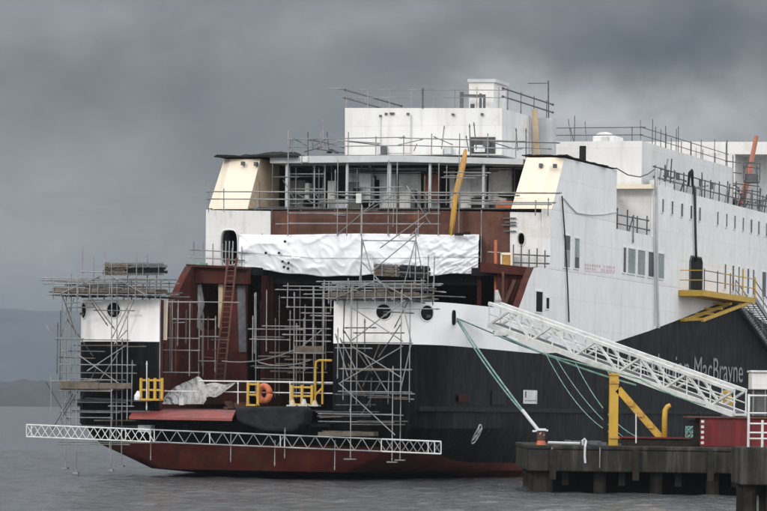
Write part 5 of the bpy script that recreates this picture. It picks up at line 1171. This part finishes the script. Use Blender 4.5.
# low steel and junk along jetty
jb = thing('steel_girder', 'low dark red girder lying along the jetty between the yellow post and the red tank', 'girder', PY(652, 444, 146.5))
qbox(622, 437.5, 688, 146.5, .4, 'web', 'pile', jb); qbox(620, 436.5, 690, 146.4, .6, 'flange', 'redbox', jb, 438)
b = MB()
for i in range(12): p = PY(568 + i * 3.2, 443, QY + 1 + random.random()); b.box((p.x, p.y, QZ + .05 + .06 * random.random()), .08 + .1 * random.random(), .1, .05 + .05 * random.random())
o = b.build('jetty_litter', M['dtube']); tag(o, 'scattered dark litter on the jetty between the hook and the yellow post', 'litter', kind='stuff')
# red tank
rt = thing('red_tank', 'long red steel tank on the jetty at the foot of the gangway', 'tank', PY(722, 444, 147.6))
qbox(700, 417.5, 775, 147.6, 2.2, 'body', 'redbox', rt, bevel=.03); qbox(688, 416, 778, 147.5, 2.4, 'top_plate', 'rust', rt, 417.6)
qbox(686.5, 420, 699.5, 147.9, 1.6, 'end_frame', 'felt', rt)
for x in (716, 733, 750): qbox(x, 418.5, x + 1.2, 147.57, .03, 'rib', 'redbox', rt)
b = MB(); x = PY(702.5, 430, 147.3).x
for k in range(10): b.cur = k % 2; b.tube((x, 147.3, QZ + .98 * k / 10), (x, 147.3, QZ + .98 * (k + 1) / 10), .06, 8)
o = b.build('marker_post', [M['redbox'], M['wtube']]); tag(o, 'red and white banded marker post at the left end of the red tank', 'post')
b = MB().path([PY(689 + 3.5 * math.cos(k * .9), 432 + 5.5 * math.sin(k * .7), 147.2 + .1 * math.sin(k)) for k in range(30)], .03, 5); o = b.build('rope_coil', M['rope']); tag(o, 'tangled green rope coil hung on the dark left end of the red tank', 'rope')
yw = thing('yellow_winch', 'yellow machine hood seen through the lower end of the gangway', 'machine', PY(727, 425, 158.8))
Yw = 158.5
fp(MB().prism([PY(721, 407, Yw), PY(733, 407, Yw), PY(733, 399, Yw), PY(730, 391, Yw), PY(724.5, 390, Yw), PY(720.5, 396, Yw)], (0, .7, 0)), 'hood', 'yellow', yw, bevel=.05); fp(MB().prism([PY(722, 425, Yw), PY(732, 425, Yw), PY(732, 407.2, Yw), PY(722, 407.2, Yw)], (0, .6, 0)), 'base', 'kblue', yw)
# --- dolphin in front at right with white rail
DY = 108.0; dz = PY(750, 447, DY).z; dx0, dx1 = PY(741, 450, DY).x, PY(741, 450, DY).x + 6; db = PY(741, 485, DY).z
dl = thing('mooring_dolphin', 'concrete capped jetty head on rusty piles at the right edge in front of the jetty', 'jetty', ((dx0 + dx1) / 2, DY + 1.5, 0))
fp(MB().prism([(dx0, DY, db), (dx1, DY, db), (dx1, DY, dz), (dx0, DY, dz)], (0, 3, 0)), 'cap', 'concrete', dl, bevel=.05)
for k in range(5):
    for y in (DY + .5, DY + 2.5): fp(MB().tube((dx0 + .3 + k * .62, y, -2), (dx0 + .3 + k * .62, y, db), .19, 12), 'pile', 'pile', dl)
wr_ = thing('white_rail', 'white painted pipe rail on the jetty head at the right edge', 'rail', (PY(758, 447, DY + .3).x, DY + .3, dz))
yq = DY + .3
for x, y0 in ((749, 394), (762.5, 420), (776, 394)): MB().tube(PY(x, y0, yq), Vector((PY(x, y0, yq).x, yq, dz)), .036, 8).build('post', M['wtube'], wr_)
for y in (395.5, 413, 423.5, 432.5, 438.5): MB().tube(PY(748, y, yq), PY(800, y + .6, yq), .024, 7).build('rail', M['wtube'], wr_)
ks = thing('kiosk', 'white roofed slate blue kiosk standing on the red tank at the right edge', 'kiosk', PY(762, 416, 148.4))
qbox(752, 371.5, 790, 148.3, 1.4, 'roof_box', 'white', ks, 389.5, bevel=.03); qbox(751, 370.2, 791, 148.2, 1.6, 'roof', 'wtube', ks, 372)
qbox(754, 390, 788, 148.5, 1.0, 'body', 'deckgrey', ks, 415.8)
for x in (753, 765): qbox(x, 390, x + .8, 148.35, .06, 'post', 'tube', ks, 415.8)
